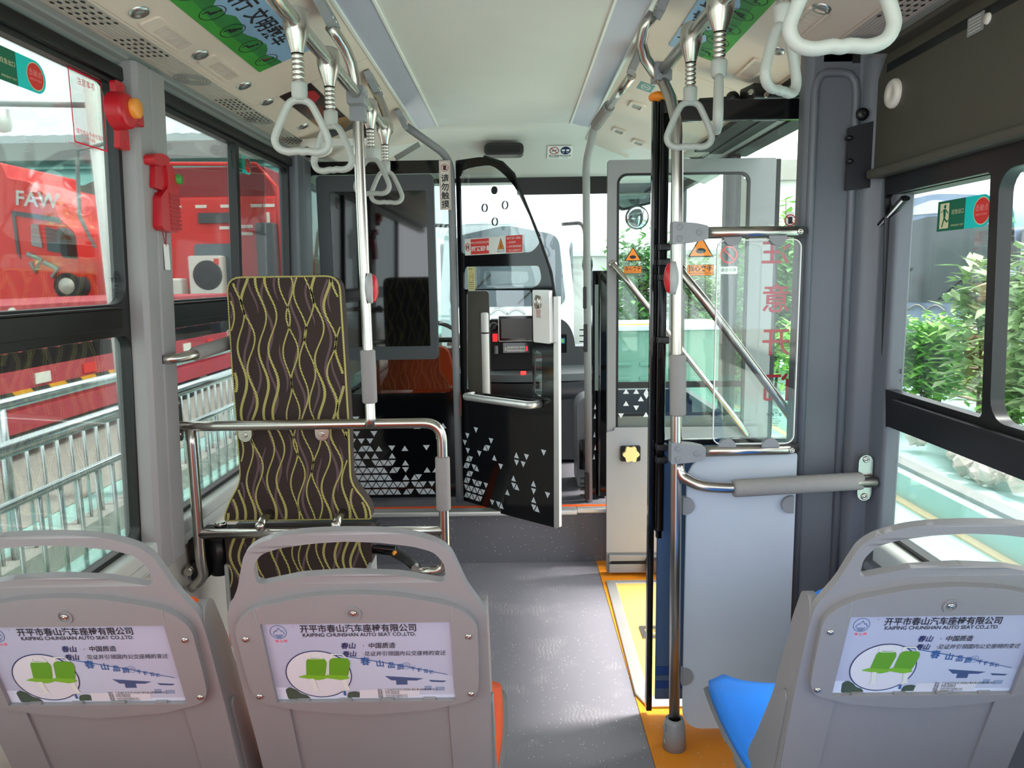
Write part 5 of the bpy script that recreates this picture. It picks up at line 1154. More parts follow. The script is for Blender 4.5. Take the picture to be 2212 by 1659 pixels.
# --- left pillar: alarm button and hammer
HX = -1.045
def hq(px, py, X=HX): p = at(px, py, X=X); return (p.y, p.z)
HF = lambda x=HX: ((x, 0, 0), (0, 1, 0), (0, 0, 1), (1, 0, 0))
t = thing('alarm_holder', 'round red plastic alarm with an orange button on the left window pillar', 'alarm button', (HX, 2.08, 1.85))
y0, z0 = hq(255, 238)
b = B(); b.prism(poly([(y0-.015, z0+.075), (y0+.035, z0+.075), (y0+.035, z0-.10), (y0-.02, z0-.10), (y0-.012, z0-.06), (y0-.012, z0+.03)], .01), HF(), -.01, .006)
for z in (z0+.06, z0-.085): screw(b, (HX+.006, y0+.015, z), (1, 0, 0), .006)
b.build('base_plate', 'red_plastic', t, bevel=.003)
b = B(); b.lathe([(0, .045), (.038, .045), (.047, .038), (.049, .0)], (HX-.005, y0-.012, z0-.005), (1, 0, 0), 28); b.box((HX+.02, y0+.045, z0-.012), (.03, .05, .04)); b.build('body', 'red_plastic', t, bevel=.005)
b = B(); b.lathe([(0, .056), (.022, .056), (.026, .052), (.026, .04)], (HX, y0+.002, z0+.004), (1, 0, 0), 24); b.build('push_button', 'orange_lens', t)
t = thing('safety_hammer', 'red window hammer with a green dot clipped to the left pillar, white tag hanging below', 'hammer', (HX, 2.2, 1.6))
HM = HX+.0
g = lambda pts: [hq(x, y) for x, y in pts]
b = B(); b.prism(poly(g([(312, 350), (312, 405), (330, 412), (345, 408), (360, 388), (342, 352)]), .006), HF(), -.01, .03)
b.prism(poly(g([(296, 340), (300, 356), (318, 360), (334, 352), (332, 340), (318, 332), (302, 332)]), .008), HF(), .0, .045); b.build('holder', 'red_plastic', t, bevel=.005)
b = B(); b.prism(poly(g([(330, 352), (346, 360), (360, 400), (360, 495), (357, 504), (328, 498), (322, 490), (320, 425), (336, 405), (334, 370)]), .008), HF(), .004, .038); hb = b.build('handle', 'red_plastic', t, bevel=.007, segs=3)
b = B(); (ya, za), (yb, zb) = hq(343, 497), hq(359, 420)
for i in range(9): zc = za+(zb-za)*(i+.5)/9; b.bx(HX+.036, HX+.0405, ya, yb, zc-.004, zc+.004)
b.build('grip_rib', 'dark_red', hb)
yc, zc = hq(357, 388); b = B(); b.lathe([(0, .048), (.014, .048), (.016, .03)], (HX-.0, yc, zc), (1, 0, 0), 20); b.build('green_dot', 'green_dot', t)
ya, za = hq(350, 528); yb, zb = hq(350, 583); b = B(); b.prism([rr(ya-.014, zb, ya+.018, za, .003)], HF(HX+.01), 0, .0015); b.build('paper_tag', 'white', t)
b = B(); yk, zk = hq(346, 502); b.tube([(HX+.012, yk-.01, zk), (HX+.011, ya, za-.006), (HX+.012, yk+.012, zk)], .0012, 5); b.build('tag_cord', 'red_plastic', t)
# small labels on the glass: emergency exit signs
def exit_sign(fr, label):
    def p_(b, f):
        b.prism([(-.115, -.034), (-.060, -.034), (-.060, .034), (-.115, .034)], f, .0003, .0003, 1); b.prism([(-.106, -.030), (-.068, -.030), (-.068, .030), (-.106, .030)], f, .0005, .0005, 2)
        g = shift(f, -.087, 0); b.prism(circ(.002, .022, .0048), g, .0008, .0008, 1)
        for P in ([(-.006, .016), (.006, .016), (.006, -.002), (-.002, -.004)], [(-.006, .016), (-.014, .008), (-.017, .010), (-.007, .013)], [(.004, .014), (.014, .004), (.016, .007), (.006, .016)], [(-.001, -.002), (-.010, -.026), (-.006, -.027), (.004, -.004)], [(.002, -.004), (.012, -.012), (.019, -.010), (.019, -.013), (.011, -.017), (.0, -.008)]): b.prism(P, g, .0008, .0008, 1)
        b.prism([(-.059, -.034), (-.006, -.034), (-.006, .034), (-.059, .034)], f, .0003, .0003, 1)
        b.text('应急出口', shift(f, -.0325, .006), .0125, 2, off=.0006, sx=1.0); b.text('EMERGENCY EXIT', shift(f, -.0325, -.025), .0062, 2, off=.0006)
        b.prism([(-.004, -.036)]+[(.062+.036*math.sin(a), -.036*math.cos(a)) for a in [PI*i/16 for i in range(17)]]+[(-.004, .036)], f, .0003, .0003, 3)
        b.prism(circ(.060, 0, .031), f, .0006, .0006, 2); b.prism(circ(.060, 0, .029), f, .0009, .0009, 4); b.text('击破点', shift(f, .060, .006), .016, 5, off=.0012); b.text('BREAK POINT', shift(f, .060, -.008), .0068, 5, off=.0012)
    b = B(); b.prism([(-.117, -.036), (.0, -.036), (.0, .036), (-.117, .036)], fr, .0, .0003, 1); O, U, V, N = [Vector(x) for x in fr]; p_(b, (O+N*.0003, U, V, N))
    return tag(b.build('exit_sticker', ['sign_cream', 'sign_green', 'sign_cream', 'sign_cyan', 'sign_red', 'sign_pink'], at_=O, fix=False), label, 'sticker', 'emergency exit stickers on the windows')
S1 = .037
def wfr(px, py, X, s): p = at(px, py, X=X); return (p, (0, 1 if s < 0 else -1, 0), (0, 0, 1), (1 if s < 0 else -1, 0, 0))
f = wfr(38, 150, -1.088, -1); exit_sign(f, 'green exit sticker at the upper corner of the near left window')
f = wfr(523, 353, -1.080, -1); exit_sign((f[0], f[1], f[2], f[3]), 'green exit sticker on the far left window beside its divider')
f = wfr(2087, 460, 1.048, 1); f = (f[0], (0, -1, 0), (0, 0, 1), (-1, 0, 0)); exit_sign(f, 'green exit sticker on the right window under the dark cabinet')
# faint red notice on the near left window, maker marks on panes
def p_(b, f):
    b.prism([rr(-.075, -.09, .075, .09, .002), rr(-.071, -.086, .071, .086, .002)], f, .0002, .0002, 1)
    for k in range(3): b.text(('注意事项', '请勿将头手伸出窗外', '扶好站稳')[k], shift(f, 0, (.065, -.06, -.072)[k]), (.020, .014, .010)[k], 1, off=.0004)
p = at(190, 240, X=-1.09); sticker('window_notice', 'faint transparent notice with thin red border on the near left window', (p, (0, 1, 0), (0, 0, 1), (1, 0, 0)), .15, .18, p_, ['sign_film', 'red_ink'])
def mark(px, py, X, s, lb):
    p = at(px, py, X=X); b = B(); maker_mark(b, (p, (0, 1 if s < 0 else -1, 0), (0, 0, 1), (1 if s < 0 else -1, 0, 0)), 1.3); return tag(b.build('glass_mark', 'ink', at_=p, fix=False), lb, 'marking', 'black maker marks on the panes')
mark(252, 600, -1.112, -1, 'small black maker mark low in the corner of the near left pane'); mark(348, 600, -1.112, -1, 'small black maker mark low in the corner of the far left pane'); mark(1936, 795, 1.087, 1, 'small black maker mark low on the right window pane')
p = at(1727, 472, X=.80); 
def p_(b, f): no_symbol(b, f, .017, 1, .14); b.prism(rr(-.006, -.010, .006, .010, .002), f, .001, .001, 2)
sticker('hand_sticker', 'tiny white sticker with a red ring on the edge of the door-post casing', ((p.x-.002, 2.19, p.z), (1, 0, 0), (0, 0, 1), (0, -1, 0)), .022, .048, p_, ['white', 'dark_red', 'ink'])
# --- right: cabinet over the window
t = thing('overhead_cabinet', 'large dark olive equipment cabinet above the right windows', 'cabinet', (1.02, .8, 1.72))
b = B(); b.prism(poly([(-.40, 1.735), (2.165, 1.735), (2.165, 1.99), (2.12, 2.05), (-.40, 2.05)], .004), ((1.02, 0, 0), (0, 1, 0), (0, 0, 1), (-1, 0, 0)), -.05, .0); b.build('front_panel', 'dark_olive', t, bevel=.004)
b = B(); b.bx(.99, 1.07, -.40, 2.15, 1.72, 1.745); b.bx(.975, 1.07, -.40, 2.12, 2.045, 2.06); b.build('lower_lip', 'dark_olive', t, bevel=.008)
b = B(); b.prism(poly([(2.165, 1.74), (2.225, 1.75), (2.225, 1.985), (2.165, 1.99)], .004), ((1.035, 0, 0), (0, 1, 0), (0, 0, 1), (-1, 0, 0)), -.04, .0); b.build('side_flange', 'dark_bracket', t, bevel=.003)
t2 = thing('cabinet_hinge', 'black hinge bracket with two domed bolts at the cabinet end on the casing', 'bracket', (.98, 2.19, 1.75))
pA = at(1855, 420, Y=2.17); pB = at(1835, 275, Y=2.17)
b = B(); b.prism(poly([(pB.x, pA.z+.012), (1.03, pA.z+.02), (1.03, pB.z+.02), (pB.x+.0, pB.z)], .004), XZ(0, 2.175, 0), -.01, .004); b.build('plate', 'dark_bracket', t2, bevel=.002)
for px, py in ((1829, 299), (1830, 349)): p = at(px, py, Y=2.165); b = B(); b.ball((p.x+.006, 2.165, p.z), (.011, .016, .008), 0, 8); b.build('bolt_head', 'black', t2)
p = at(1866, 245, Y=2.16); b = B(); b.lathe([(0, .010), (.006, .012), (.016, .008), (.018, 0)], (p.x, 2.17, p.z), (0, -1, 0), 20); b.build('lock', 'black', t2)
# caps
p = at(1931, 202, X=1.018); t = thing('cover_disc', 'round white plastic cap on the dark cabinet near its front end', 'cap', p)
b = B(); b.lathe([(0, .010), (.012, .010), (.014, .012), (.034, .012), (.038, .006), (.038, 0)], (p.x+.002, p.y, p.z), (-1, 0, 0), 32); b.build('cap', 'off_white', t)
p = at(2132, 40, X=1.018); t = thing('cover_disc', 'small white button on the dark cabinet at the upper right', 'cap', p)
b = B(); b.lathe([(0, .004), (.011, .004), (.012, 0)], (p.x+.002, p.y, p.z), (-1, 0, 0), 20); b.build('cap', 'off_white', t)
def p_(b, f):
    for k in range(5): b.prism([(-.025, .014-k*.007), (.02, .014-k*.007), (.02, .0155-k*.007), (-.025, .0155-k*.007)], f, .0003, .0003, 1)
p = at(2108, 52, X=1.0195); sticker('rating_label', 'small grey printed label on the dark cabinet beside the white button', (p, (0, -1, 0), (0, 0, 1), (-1, 0, 0)), .06, .04, p_, ['trim_grey', 'off_white'])
# wiper-like window latch
t = thing('window_squeegee', 'small black rubber-edged blade hanging slanted at the corner of the right window', 'blade', (1.045, 2.1, 1.62))
a = at(1904, 486, X=1.05); c = at(1956, 428, X=1.05); b = B(); b.tube([a, c], .009, 8, flat=1.5); b.build('blade', 'black', t)
m_ = (a+c)/2; b = B(); b.tube([m_, m_+Vector((.0, .02, .06)), Vector((1.055, 2.15, 1.72))], .004, 6); b.build('wire', 'black', t)
b = B(); b.tube([a+Vector((-.008, 0, -.006)), c+Vector((-.008, 0, -.006))], .003, 6); b.build('rubber_edge', 'white', t)
# number plate strip on the pillar
p = at(320, 415, X=-1.05)
mk = at(645, 440, X=-1.07); b = B(); b.tube([(mk.x+.006, mk.y+.03*math.cos(a), mk.z+.05*math.sin(a)) for a in [.9+4.5*i/16 for i in range(17)]], .004, 6); tag(b.build('cable_loop', 'rubber', at_=mk), 'black cable loop against the pale pillar left of the partition', 'cable')
# box on the platform behind the partition
t = thing('cardboard_box', 'dim brown cardboard box behind the lower partition', 'box', (-.55, 4.2, .284)); b = B(); b.bx(-.62, -.36, 4.02, 4.25, .285, .62); b.build('carton', 'poster_tan', t)
# ================================================================== the yard outside
GZ = -.32; BZ = -.10
st(B().bx(-40, 40, -20, 60, GZ-.1, GZ), 'ground', 'concrete')
st(B().bx(-3.6, -1.3, -6, 40, GZ, GZ+.02).bx(1.35, 9, -6, 14, GZ, GZ+.02), 'ground_painted_paving', 'teal_ground')
tag(B().bx(-14, -3.6, -6, 40, GZ, GZ+.03).build('gravel_strip', 'gravel'), 'pale gravel yard between the railings and the red trucks', 'gravel', kind='stuff')
# kerb walls of the ramp beside the bus
st(B().bx(-2.05, -1.92, -4, 30, GZ, GZ+.28).bx(-2.85, -2.70, -4, 30, GZ, GZ+.28).bx(-2.70, -2.05, -4, 30, GZ, GZ+.12, 1), 'kerb_ramp', ['concrete', 'teal_ground'])
def railing(x, y0, y1, zt, label, hs=(.0, -.22), step=.14, zb=-.06, panel=None):
    t = thing('steel_railing', label, 'railing', (x, y0, GZ), 'stainless railings of the ramp')
    b = B(); b.cyl((x, y0, zt), (x, y1, zt), .032, seg=14); b.build('top_rail', 'railing', t)
    b = B()
    for h in hs[1:]: b.cyl((x, y0, zt+h), (x, y1, zt+h), .018, seg=10); b.build('middle_rail', 'railing', t)
    b = B(); b.cyl((x, y0, zb), (x, y1, zb), .016, seg=8); b.build('bottom_rail', 'railing', t)
    n = int((y1-y0)/1.6)
    for i in range(n+1): b = B(); y = y0+(y1-y0)*i/n; b.cyl((x, y, GZ+.2), (x, y, zt), .028, seg=12); b.build('post', 'railing', t)
    ms = int((y1-y0)/step); b = B()
    for i in range(ms): b.cyl((x, y0+.07+i*step, zb), (x, y0+.07+i*step, zt+hs[-1]), .011, seg=6)
    tag(b.build('baluster', 'railing', t), kind='stuff'); return t
railing(-1.98, 2.05, 11.5, .83, 'near stainless railing with vertical balusters, running beside the left windows')
railing(-2.78, 2.2, 12.5, .82, 'farther stainless railing on the outer kerb of the ramp, before the gravel yard')
t = thing('sign_board', 'pale green board fixed to the railing at the lower left of the near window', 'board', (-2.6, 2.9, GZ)); b = B(); b.bx(-2.62, -2.58, 2.2, 3.05, -.2, .82); b.build('board', 'pale_green', t); b = B(); b.bx(-2.575, -2.570, 2.0, 3.1, .70, .73); b.build('edge', 'white', t)
# lamp pole and camera
t = thing('lamp_pole', 'white painted steel pole standing beyond the railings in the near left window', 'pole', (-3.3, 6.0, GZ))
b = B(); b.cyl((-3.22, 6.1, GZ), (-3.30, 6.1, 3.2), .085, .075, seg=16); b.build('shaft', 'white', t)
b = B(); b.tube([(-3.22, 6.02, 2.55), (-3.42, 6.0, 2.5), (-3.45, 6.0, 2.0), (-3.36, 6.02, 1.75)], .016, 8); b.build('cable', 'trim_grey', t)
b = B(); b.tube([(-3.28, 6.1, 2.86), (-5.2, 6.1, 2.92)], .022, 8); b.build('cross_arm', 'trim_grey', t)
b = B(); b.lathe([(0, 0), (.06, 0), (.07, -.1), (.055, -.16), (0, -.18)], (-4.05, 6.1, 2.84), (0, 0, 1)); b.build('camera_head', 'white', t)
# building with roller shutters and teal awning
t = thing('workshop_building', 'low workshop with beige roller shutters, teal awning and grey tiled roof behind the trucks', 'building', (-9, 20, GZ))
b = B(); b.bx(-24, -2.5, 19, 19.3, GZ, 4.9); b.build('front_wall', 'pale_wall', t)
for x0, x1 in ((-15.0, -11.2), (-10.6, -6.9), (-6.4, -3.2)):
    b = B()
    n = 46
    for i in range(n): b.bx(x0, x1, 18.88, 18.96 if i % 2 else 18.93, GZ+i*.085, GZ+(i+1)*.085-.012)
    b.build('roller_shutter', 'shutter', t)
b = B(); n = 140
b.grid(lambda u, v: Vector((-24+21.5*u, 18.9-1.5*v, 4.55-.75*v+(0 if v < .9 else -.10*(.5+.5*math.cos(u*n*PI/2))))), 281, 5); b.build('awning', 'awning', t)
b = B(); b.bx(-24, -2.5, 17.9, 18.2, 4.35, 4.75); b.build('gutter', 'trim_grey', t)
b = B(); b.grid(lambda u, v: Vector((-24+21.5*u, 18.4+4*v, 4.75+1.0*v+.05*abs(math.sin(u*150)))), 200, 6); b.build('roof', 'roof_tile', t)
b = B(); b.bx(-7.4, -5.6, 18.70, 18.72, 3.35, 3.85); b.build('pale_panel', 'pale_green', t)  # plain pale green panel in front of the shutters
# trucks
def truck_rear():
    t = thing('red_truck', 'red lorry cab seen from behind in the far left window, air conditioner on it', 'truck', (-5.9, 15, GZ), 'red lorries in the yard')
    X0, X1, Y = -7.15, -4.55, 15.0
    b = B(); b.bx(X0, X1, Y, Y+2.1, .75, 3.15); b.build('cab_body', 'truck_red', t, bevel=.08, segs=3)
    b = B(); b.prism([[(X0+.1, 3.0), (X1-.1, 3.0), (X1-.35, 3.72), (X0+.3, 3.72)]], XZ(0, Y+.05, 0), -1.2, 0); b.build('roof_fairing', 'truck_dark', t, bevel=.05)
    b = B(); b.tube([(X1-.12, Y+.0, 1.2), (X1-.12, Y, 3.3), (X1-.5, Y, 3.75), (X0+.4, Y, 3.78), (X0+.05, Y, 3.3)], .04, 8); b.build('fairing_frame', 'truck_red', t)
    b = B(); b.prism(rr(X0+.6, 1.2, X1-.95, 2.42, .15), XZ(0, Y, 0), 0, .05); b.build('back_panel', 'truck_red', t, bevel=.02)
    b = B(); b.prism(rr(X0+.78, 1.35, X1-1.05, 2.22, .08), XZ(0, Y-.05, 0), 0, .02); b.build('rear_window', 'coach_glass', t, bevel=.01)
    b = B(); b.prism(rr(X0+.78, 1.22, X1-1.2, 1.98, .04), XZ(0, Y-.05, 0), .02, .32); ac = b.build('air_conditioner', 'off_white', t, bevel=.02)
    b = B(); b.lathe([(0, .012), (.05, .02), (.27, .018), (.29, 0)], (X0+1.14, Y-.372, 1.60), (0, -1, 0), 30); b.build('fan_grille', 'black_matte', ac)
    b = B(); b.prism(rr(X0+1.28, 1.80, X0+1.38, 1.92, .01), XZ(0, Y-.37, 0), 0, .01); b.build('badge', 'sign_red', ac)
    b = B()
    for x in (.35, .85, 1.35, 1.95, 2.2): b.bx(X0+x, X0+x+.22, Y-.02, Y, 2.92, 2.98)
    for x, z in ((1.3, 2.50), (1.72, 2.52), (2.05, 2.52), (1.3, 2.36), (1.72, 2.38), (2.05, 2.38)): b.bx(X0+x, X0+x+.24, Y-.02, Y, z, z+.06)
    for z in (2.1, 2.6): b.bx(X0+.22, X0+.28, Y-.02, Y, z, z+.22); b.bx(X1-.35, X1-.29, Y-.02, Y, z, z+.22)
    tag(b.build('reflector', 'off_white', t), kind='stuff')
    b = B(); b.bx(X0+.9, X0+1.6, Y-.06, Y, 2.62, 2.82); b.build('vent', 'dash', t); b = B(); b.bx(X1-.5, X1-.15, Y-.3, Y, 1.0, 2.6); b.build('exhaust_shield', 'dash', t, bevel=.03)
    b = B(); b.bx(X0+.15, X0+.6, Y-.35, Y, 1.1, 1.55); b.build('tank', 'off_white', t, bevel=.05)
    b = B(); b.bx(X0+.2, X1-.2, Y-.1, Y+2, .3, .85); b.build('chassis', 'black_matte', t)
    for x in (X0+.15, X1-.45): b = B(); b.cyl((x, Y+1.0, .18), (x+.3, Y+1.0, .18), .5, seg=28); b.build('wheel', 'tyre', t)
    return t
truck_rear()
def truck_side():
    t = thing('red_truck', 'red lorry cab in side view in the near left window, grey emblem on its door', 'truck', (-9.5, 14.3, GZ), 'red lorries in the yard')
    Y = 13.6; XZf = lambda px, py: (at(px, py, Y=Y).x, at(px, py, Y=Y).z)
    P = lambda *q_: [XZf(*p) for p in q_]
    b = B(); b.prism(poly(P((-110, 690), (-110, 350), (0, 350), (16, 385), (60, 392), (112, 430), (128, 470), (160, 500), (170, 560), (163, 640), (160, 690)), .05), XZ(0, Y, 0), -2.3, 0); b.build('cab_body', 'truck_red', t, bevel=.04, segs=3)
    b = B(); b.prism(poly(P((98, 488), (128, 498), (142, 548), (104, 542)), .03), XZ(0, Y, 0), 0, .02); b.build('door_window', 'coach_window', t)
    b = B(); b.prism(poly(P((68, 484), (84, 484), (94, 536), (70, 530)), .03), XZ(0, Y, 0), 0, .03); b.build('side_window', 'trim_grey', t, bevel=.01)
    b = B(); b.prism(poly(P((26, 455), (128, 470), (133, 482), (34, 466), (46, 560), (38, 545)), .01), XZ(0, Y, 0), 0, .025); b.build('black_strip', 'dash', t)
    b = B()
    for pts in (((60, 548), (90, 560), (78, 588), (68, 566)), ((96, 566), (126, 580), (114, 600))):
        q_ = [Vector((p[0], Y-.03, p[1])) for p in P(*pts)]; b.tube(q_, .045, 4, flat=.3)
    b.build('door_emblem', 'trim_grey', t)
    b = B(); f = XZf(82, 433); b.text('FAW', ((f[0], Y-.01, f[1]), (1, 0, -.1), (.1, 0, 1), (0, -1, 0)), .36, 0, off=.02, bold=.02); b.build('lettering', 'plastic_light', t, fix=False)
    b = B(); q_ = P((150, 492), (168, 510), (172, 560), (158, 556)); b.prism(poly(q_, .04), XZ(0, Y-.3, 0), -.25, .05); b.build('wing_mirror', 'black', t, bevel=.03)
    b = B(); b.prism(P((-110, 680), (165, 668), (165, 720), (-110, 720)), XZ(0, Y, 0), -2.2, -.1); b.build('chassis', 'black_matte', t)
    x, z = XZf(148, 618); b = B(); b.cyl((x, Y-.05, z), (x, Y+.3, z), .24, seg=28); b.build('wheel', 'tyre', t)
    b = B(); b.lathe([(0, .08), (.06, .07), (.12, .03), (.15, 0)], (x, Y-.06, z), (0, -1, 0), 20); b.build('wheel_hub', 'hub', t)
    return t
truck_side()
# flatbed trailer parallel to the bus
t = thing('flatbed_trailer', 'long faded red flatbed trailer with hazard stripes on its side guard, behind the railings', 'trailer', (-5.2, 8, GZ))
TX = -4.9
b = B(); b.bx(TX-2.4, TX, 2.5, 13.0, 1.0, 1.27); b.build('deck_beam', 'trailer_red', t, bevel=.01)
b = B()
rnd = random.Random(11)
for i in range(60): y = 3.5+rnd.random()*9; z = 1.03+rnd.random()*.2; s_ = .01+.035*rnd.random(); b.prism([(y+s_*math.cos(a)*(1+.6*rnd.random()), z+.6*s_*math.sin(a)) for a in [2*PI*k/8 for k in range(8)]], ((TX+.001, 0, 0), (0, 1, 0), (0, 0, 1), (1, 0, 0)), 0, .002)
tag(b.build('chipped_paint', 'off_white', t), kind='stuff')
for i in range(15):
    y = 3.4+i*.62; b = B(); b.cyl((TX-.03, y, .88), (TX+.02, y+.16, .88), .045, seg=10); b.bx(TX-.06, TX-.02, y-.06, y+.0, .8, 1.0); b.bx(TX-.06, TX-.02, y+.16, y+.22, .8, 1.0); b.build('lashing_winch', 'trailer_red', t)
b = B(); b.bx(TX-.06, TX, 2.5, 12.6, .36, .62); b.build('side_guard', 'trailer_red', t)
b = B(); b.bx(TX+.0, TX+.008, 2.5, 9.4, .36, .43); b.bx(TX, TX+.008, 10, 12.6, .36, .43); b.build('hazard_stripe', 'hazard', t)
b = B(); b.bx(TX-.06, TX, 4.5, 12.6, .02, .22); b.bx(TX-.4, TX-.06, 4, 12.8, -.0, .3); b.build('lower_guard', 'trailer_red', t)
for i in range(11):
    y = 3.2+i*.85; b = B(); b.bx(TX, TX+.012, y, y+.25, .46, .57); b.build('reflector', 'off_white' if i % 2 else 'sign_red', t)
b = B(); b.bx(TX-2.2, TX-.2, 2.6, 12.8, .5, .95); b.build('underframe', 'black_matte', t)
for y in (4.0, 5.4, 11.2): b = B(); b.cyl((TX-.45, y, .16), (TX-.12, y, .16), .47, seg=28); b.build('wheel', 'tyre', t)
b = B(); b.cyl((-5.6, 13.6, .3), (-5.2, 13.6, .3), .6, seg=30); wt = b.build('spare_wheel', 'tyre', t)
b = B(); b.lathe([(0, .02), (.15, .03), (.25, .10), (.30, 0)], (-5.2, 13.6, .3), (1, 0, 0), 24); b.build('rim', 'hub', wt)
# --- right side: coaches, wall, steps, plants, rocks
def coach(label, loc, rz, w_=2.5, h_=3.1, L=9, body='coach_blue'):
    t = thing('parked_coach', label, 'coach', (0, 0, 0), 'pale blue coaches parked in the yard')
    fr = ((0, 0, 0), (1, 0, 0), (0, 0, 1), (0, -1, 0)); H2 = w_/2
    prof = [(-H2, .35), (H2, .35), (H2+.0, 1.5), (H2-.12, 2.7), (H2-.45, h_-.08), (0, h_+.02), (-H2+.45, h_-.08), (-H2+.12, 2.7), (-H2, 1.5)]
    b = B(); b.prism(poly(prof, .15), fr, -L, 0); b.build('body', body, t, bevel=.06, segs=3)
    b = B(); b.prism(poly([(-H2+.15, 1.25), (H2-.15, 1.25), (H2-.28, 2.55), (0, 2.75), (-H2+.28, 2.55)], .2), fr, 0, .03); b.build('windscreen', 'coach_glass', t, bevel=.01)
    b = B(); b.prism(poly([(-H2+.35, 2.78), (H2-.35, 2.78), (.0, h_-.08)], .1), fr, 0, .03); b.build('destination_hood', 'coach_white', t, bevel=.01)
    for s in (-1, 1):
        b = B(); b.prism(rr(.35, 1.35, L-.3, 2.45, .12), ((s*(H2-.035), 0, 0), (0, 1, 0), (0, 0, 1), (s, 0, 0)), 0, .05); b.build('side_glazing', 'coach_glass', t, bevel=.01)
        b = B(); b.tube(fil([(s*(H2-.2), 0, 2.75), (s*(H2+.15), -.35, 2.75), (s*(H2+.22), -.40, 2.2)], .15), .035, 8); b.ball((s*(H2+.22), -.40, 2.0), (.10, .05, .2), 0, 10); b.build('wing_mirror', 'black', t)
        b = B(); b.ball((s*(H2-.45), -.01, .85), (.22, .05, .12), 0, 10); b.build('headlamp', 'white', t)
        for y in (1.6, L-2.2): b = B(); b.cyl((s*(H2-.26), y, .48), (s*(H2+.01), y, .48), .46, seg=28); b.build('wheel', 'tyre', t)
        b = B(); b.tube([(s*.55-.35, -.04, 1.30), (s*.55+.25, -.05, 1.85)], .015, 6); b.build('wiper', 'black', t)
    b = B(); b.bx(-H2+.1, H2-.1, -.06, .1, .30, .62); b.build('bumper', 'dash', t, bevel=.05)
    b = B()
    for k, x in enumerate((-.33, 0)): b.tube([(x+.33*i/10, -.045, 1.1+.1*math.sin(PI*i/10)) for i in range(11)], .02, 6)
    b.build('emblem', 'steel_matte', t)
    t.location = loc; t.rotation_euler.z = rz; return t
coach('pale coach with dark windscreen standing straight ahead, seen through the front glass', (-.15, 14, GZ), 0, h_=2.85, body='coach_white')
o = coach('blue coach with a round mirror parked behind the bushes outside the right window', (7.3, 13.2, GZ), math.radians(-58))

st(B().bx(1.2, 5.35, 16.2, 16.5, GZ, 1.9).bx(1.2, 5.35, 16.1, 16.6, 1.9, 2.0), 'back_wall', 'pale_wall')
t = thing('yard_wall', 'stained pale concrete wall with stepped dark blocks beyond the entrance', 'wall', (5, 13.5, GZ))
b = B(); b.bx(5.35, 7.6, 15.6, 15.9, GZ, 3.35); b.build('wall_body', 'pale_wall', t)
b = B(); b.bx(5.35, 7.6, 15.5, 16, 3.35, 3.75); b.build('coping', 'concrete', t)
b = B()
for i in range(8): b.bx(4.25, 4.5+.30*(7-i)*.22, 14.9, 15.2, 1.0+i*.33, 1.33+i*.33)
b.build('stepped_blocks', 'step_block', t)
b = B(); b.bx(4.2, 4.45, 14.9, 15.2, GZ, 3.7); b.build('brick_pier', 'brick', t)
b = B(); b.bx(12, 30, 19, 19.3, GZ, 3.0); tag(b.build('back_wall', 'pale_wall'), kind='structure')
t = thing('green_cabinet', 'green louvred power cabinet standing ahead to the right beyond the far leaf', 'cabinet', (1.2, 6.8, GZ))
b = B(); b.bx(.75, 1.85, 6.6, 7.3, GZ, .98); b.build('body', 'cabinet_green', t, bevel=.02)
b = B(); b.bx(.70, 1.90, 6.55, 7.35, .98, 1.03); b.build('lid', 'coach_white', t, bevel=.01)
b = B(); b.bx(.82, 1.1, 6.54, 6.556, 1.031, 1.034) if False else b.bx(.80, 1.2, 6.58, 6.70, 1.031, 1.036); b.build('yellow_label', 'yellow_stripe', t)
for i in range(5):
    for x in (.82, 1.12, 1.42): b = B(); b.box((x+.10, 6.59, .68-i*.13), (.22, .03, .02), Matrix.Rotation(.5, 3, 'X')); b.build('louvre', 'cabinet_green', t)
# mirror of the bus itself, outside the windscreen on the right
t = thing('wing_mirror', 'large wing mirror with a round one below, seen in the far leaf glass', 'mirror', (.95, 5.3, 1.8))
a = at(1372, 425, Y=5.4); b = B(); b.prism(poly([(a.x-.14, a.z+.16), (a.x-.17, a.z-.0), (a.x-.11, a.z-.10), (a.x+.16, a.z-.04), (a.x+.17, a.z+.15)], .05), XZ(0, 5.4, 0), -.06, 0); b.build('housing', 'black', t, bevel=.01)
b = B(); b.prism(poly([(a.x-.125, a.z+.145), (a.x-.15, a.z-.0), (a.x-.10, a.z-.082), (a.x+.145, a.z-.028), (a.x+.155, a.z+.135)], .04), XZ(0, 5.4, 0), 0, .004); b.build('glass', 'mirror_glass', t)
b = B(); b.tube([(a.x-.02, 5.42, a.z-.1), (a.x, 5.44, a.z-.0), (a.x+.3, 5.3, a.z+.15), (1.10, 5.1, 2.0)], .016, 8); b.build('arm', 'black', t)

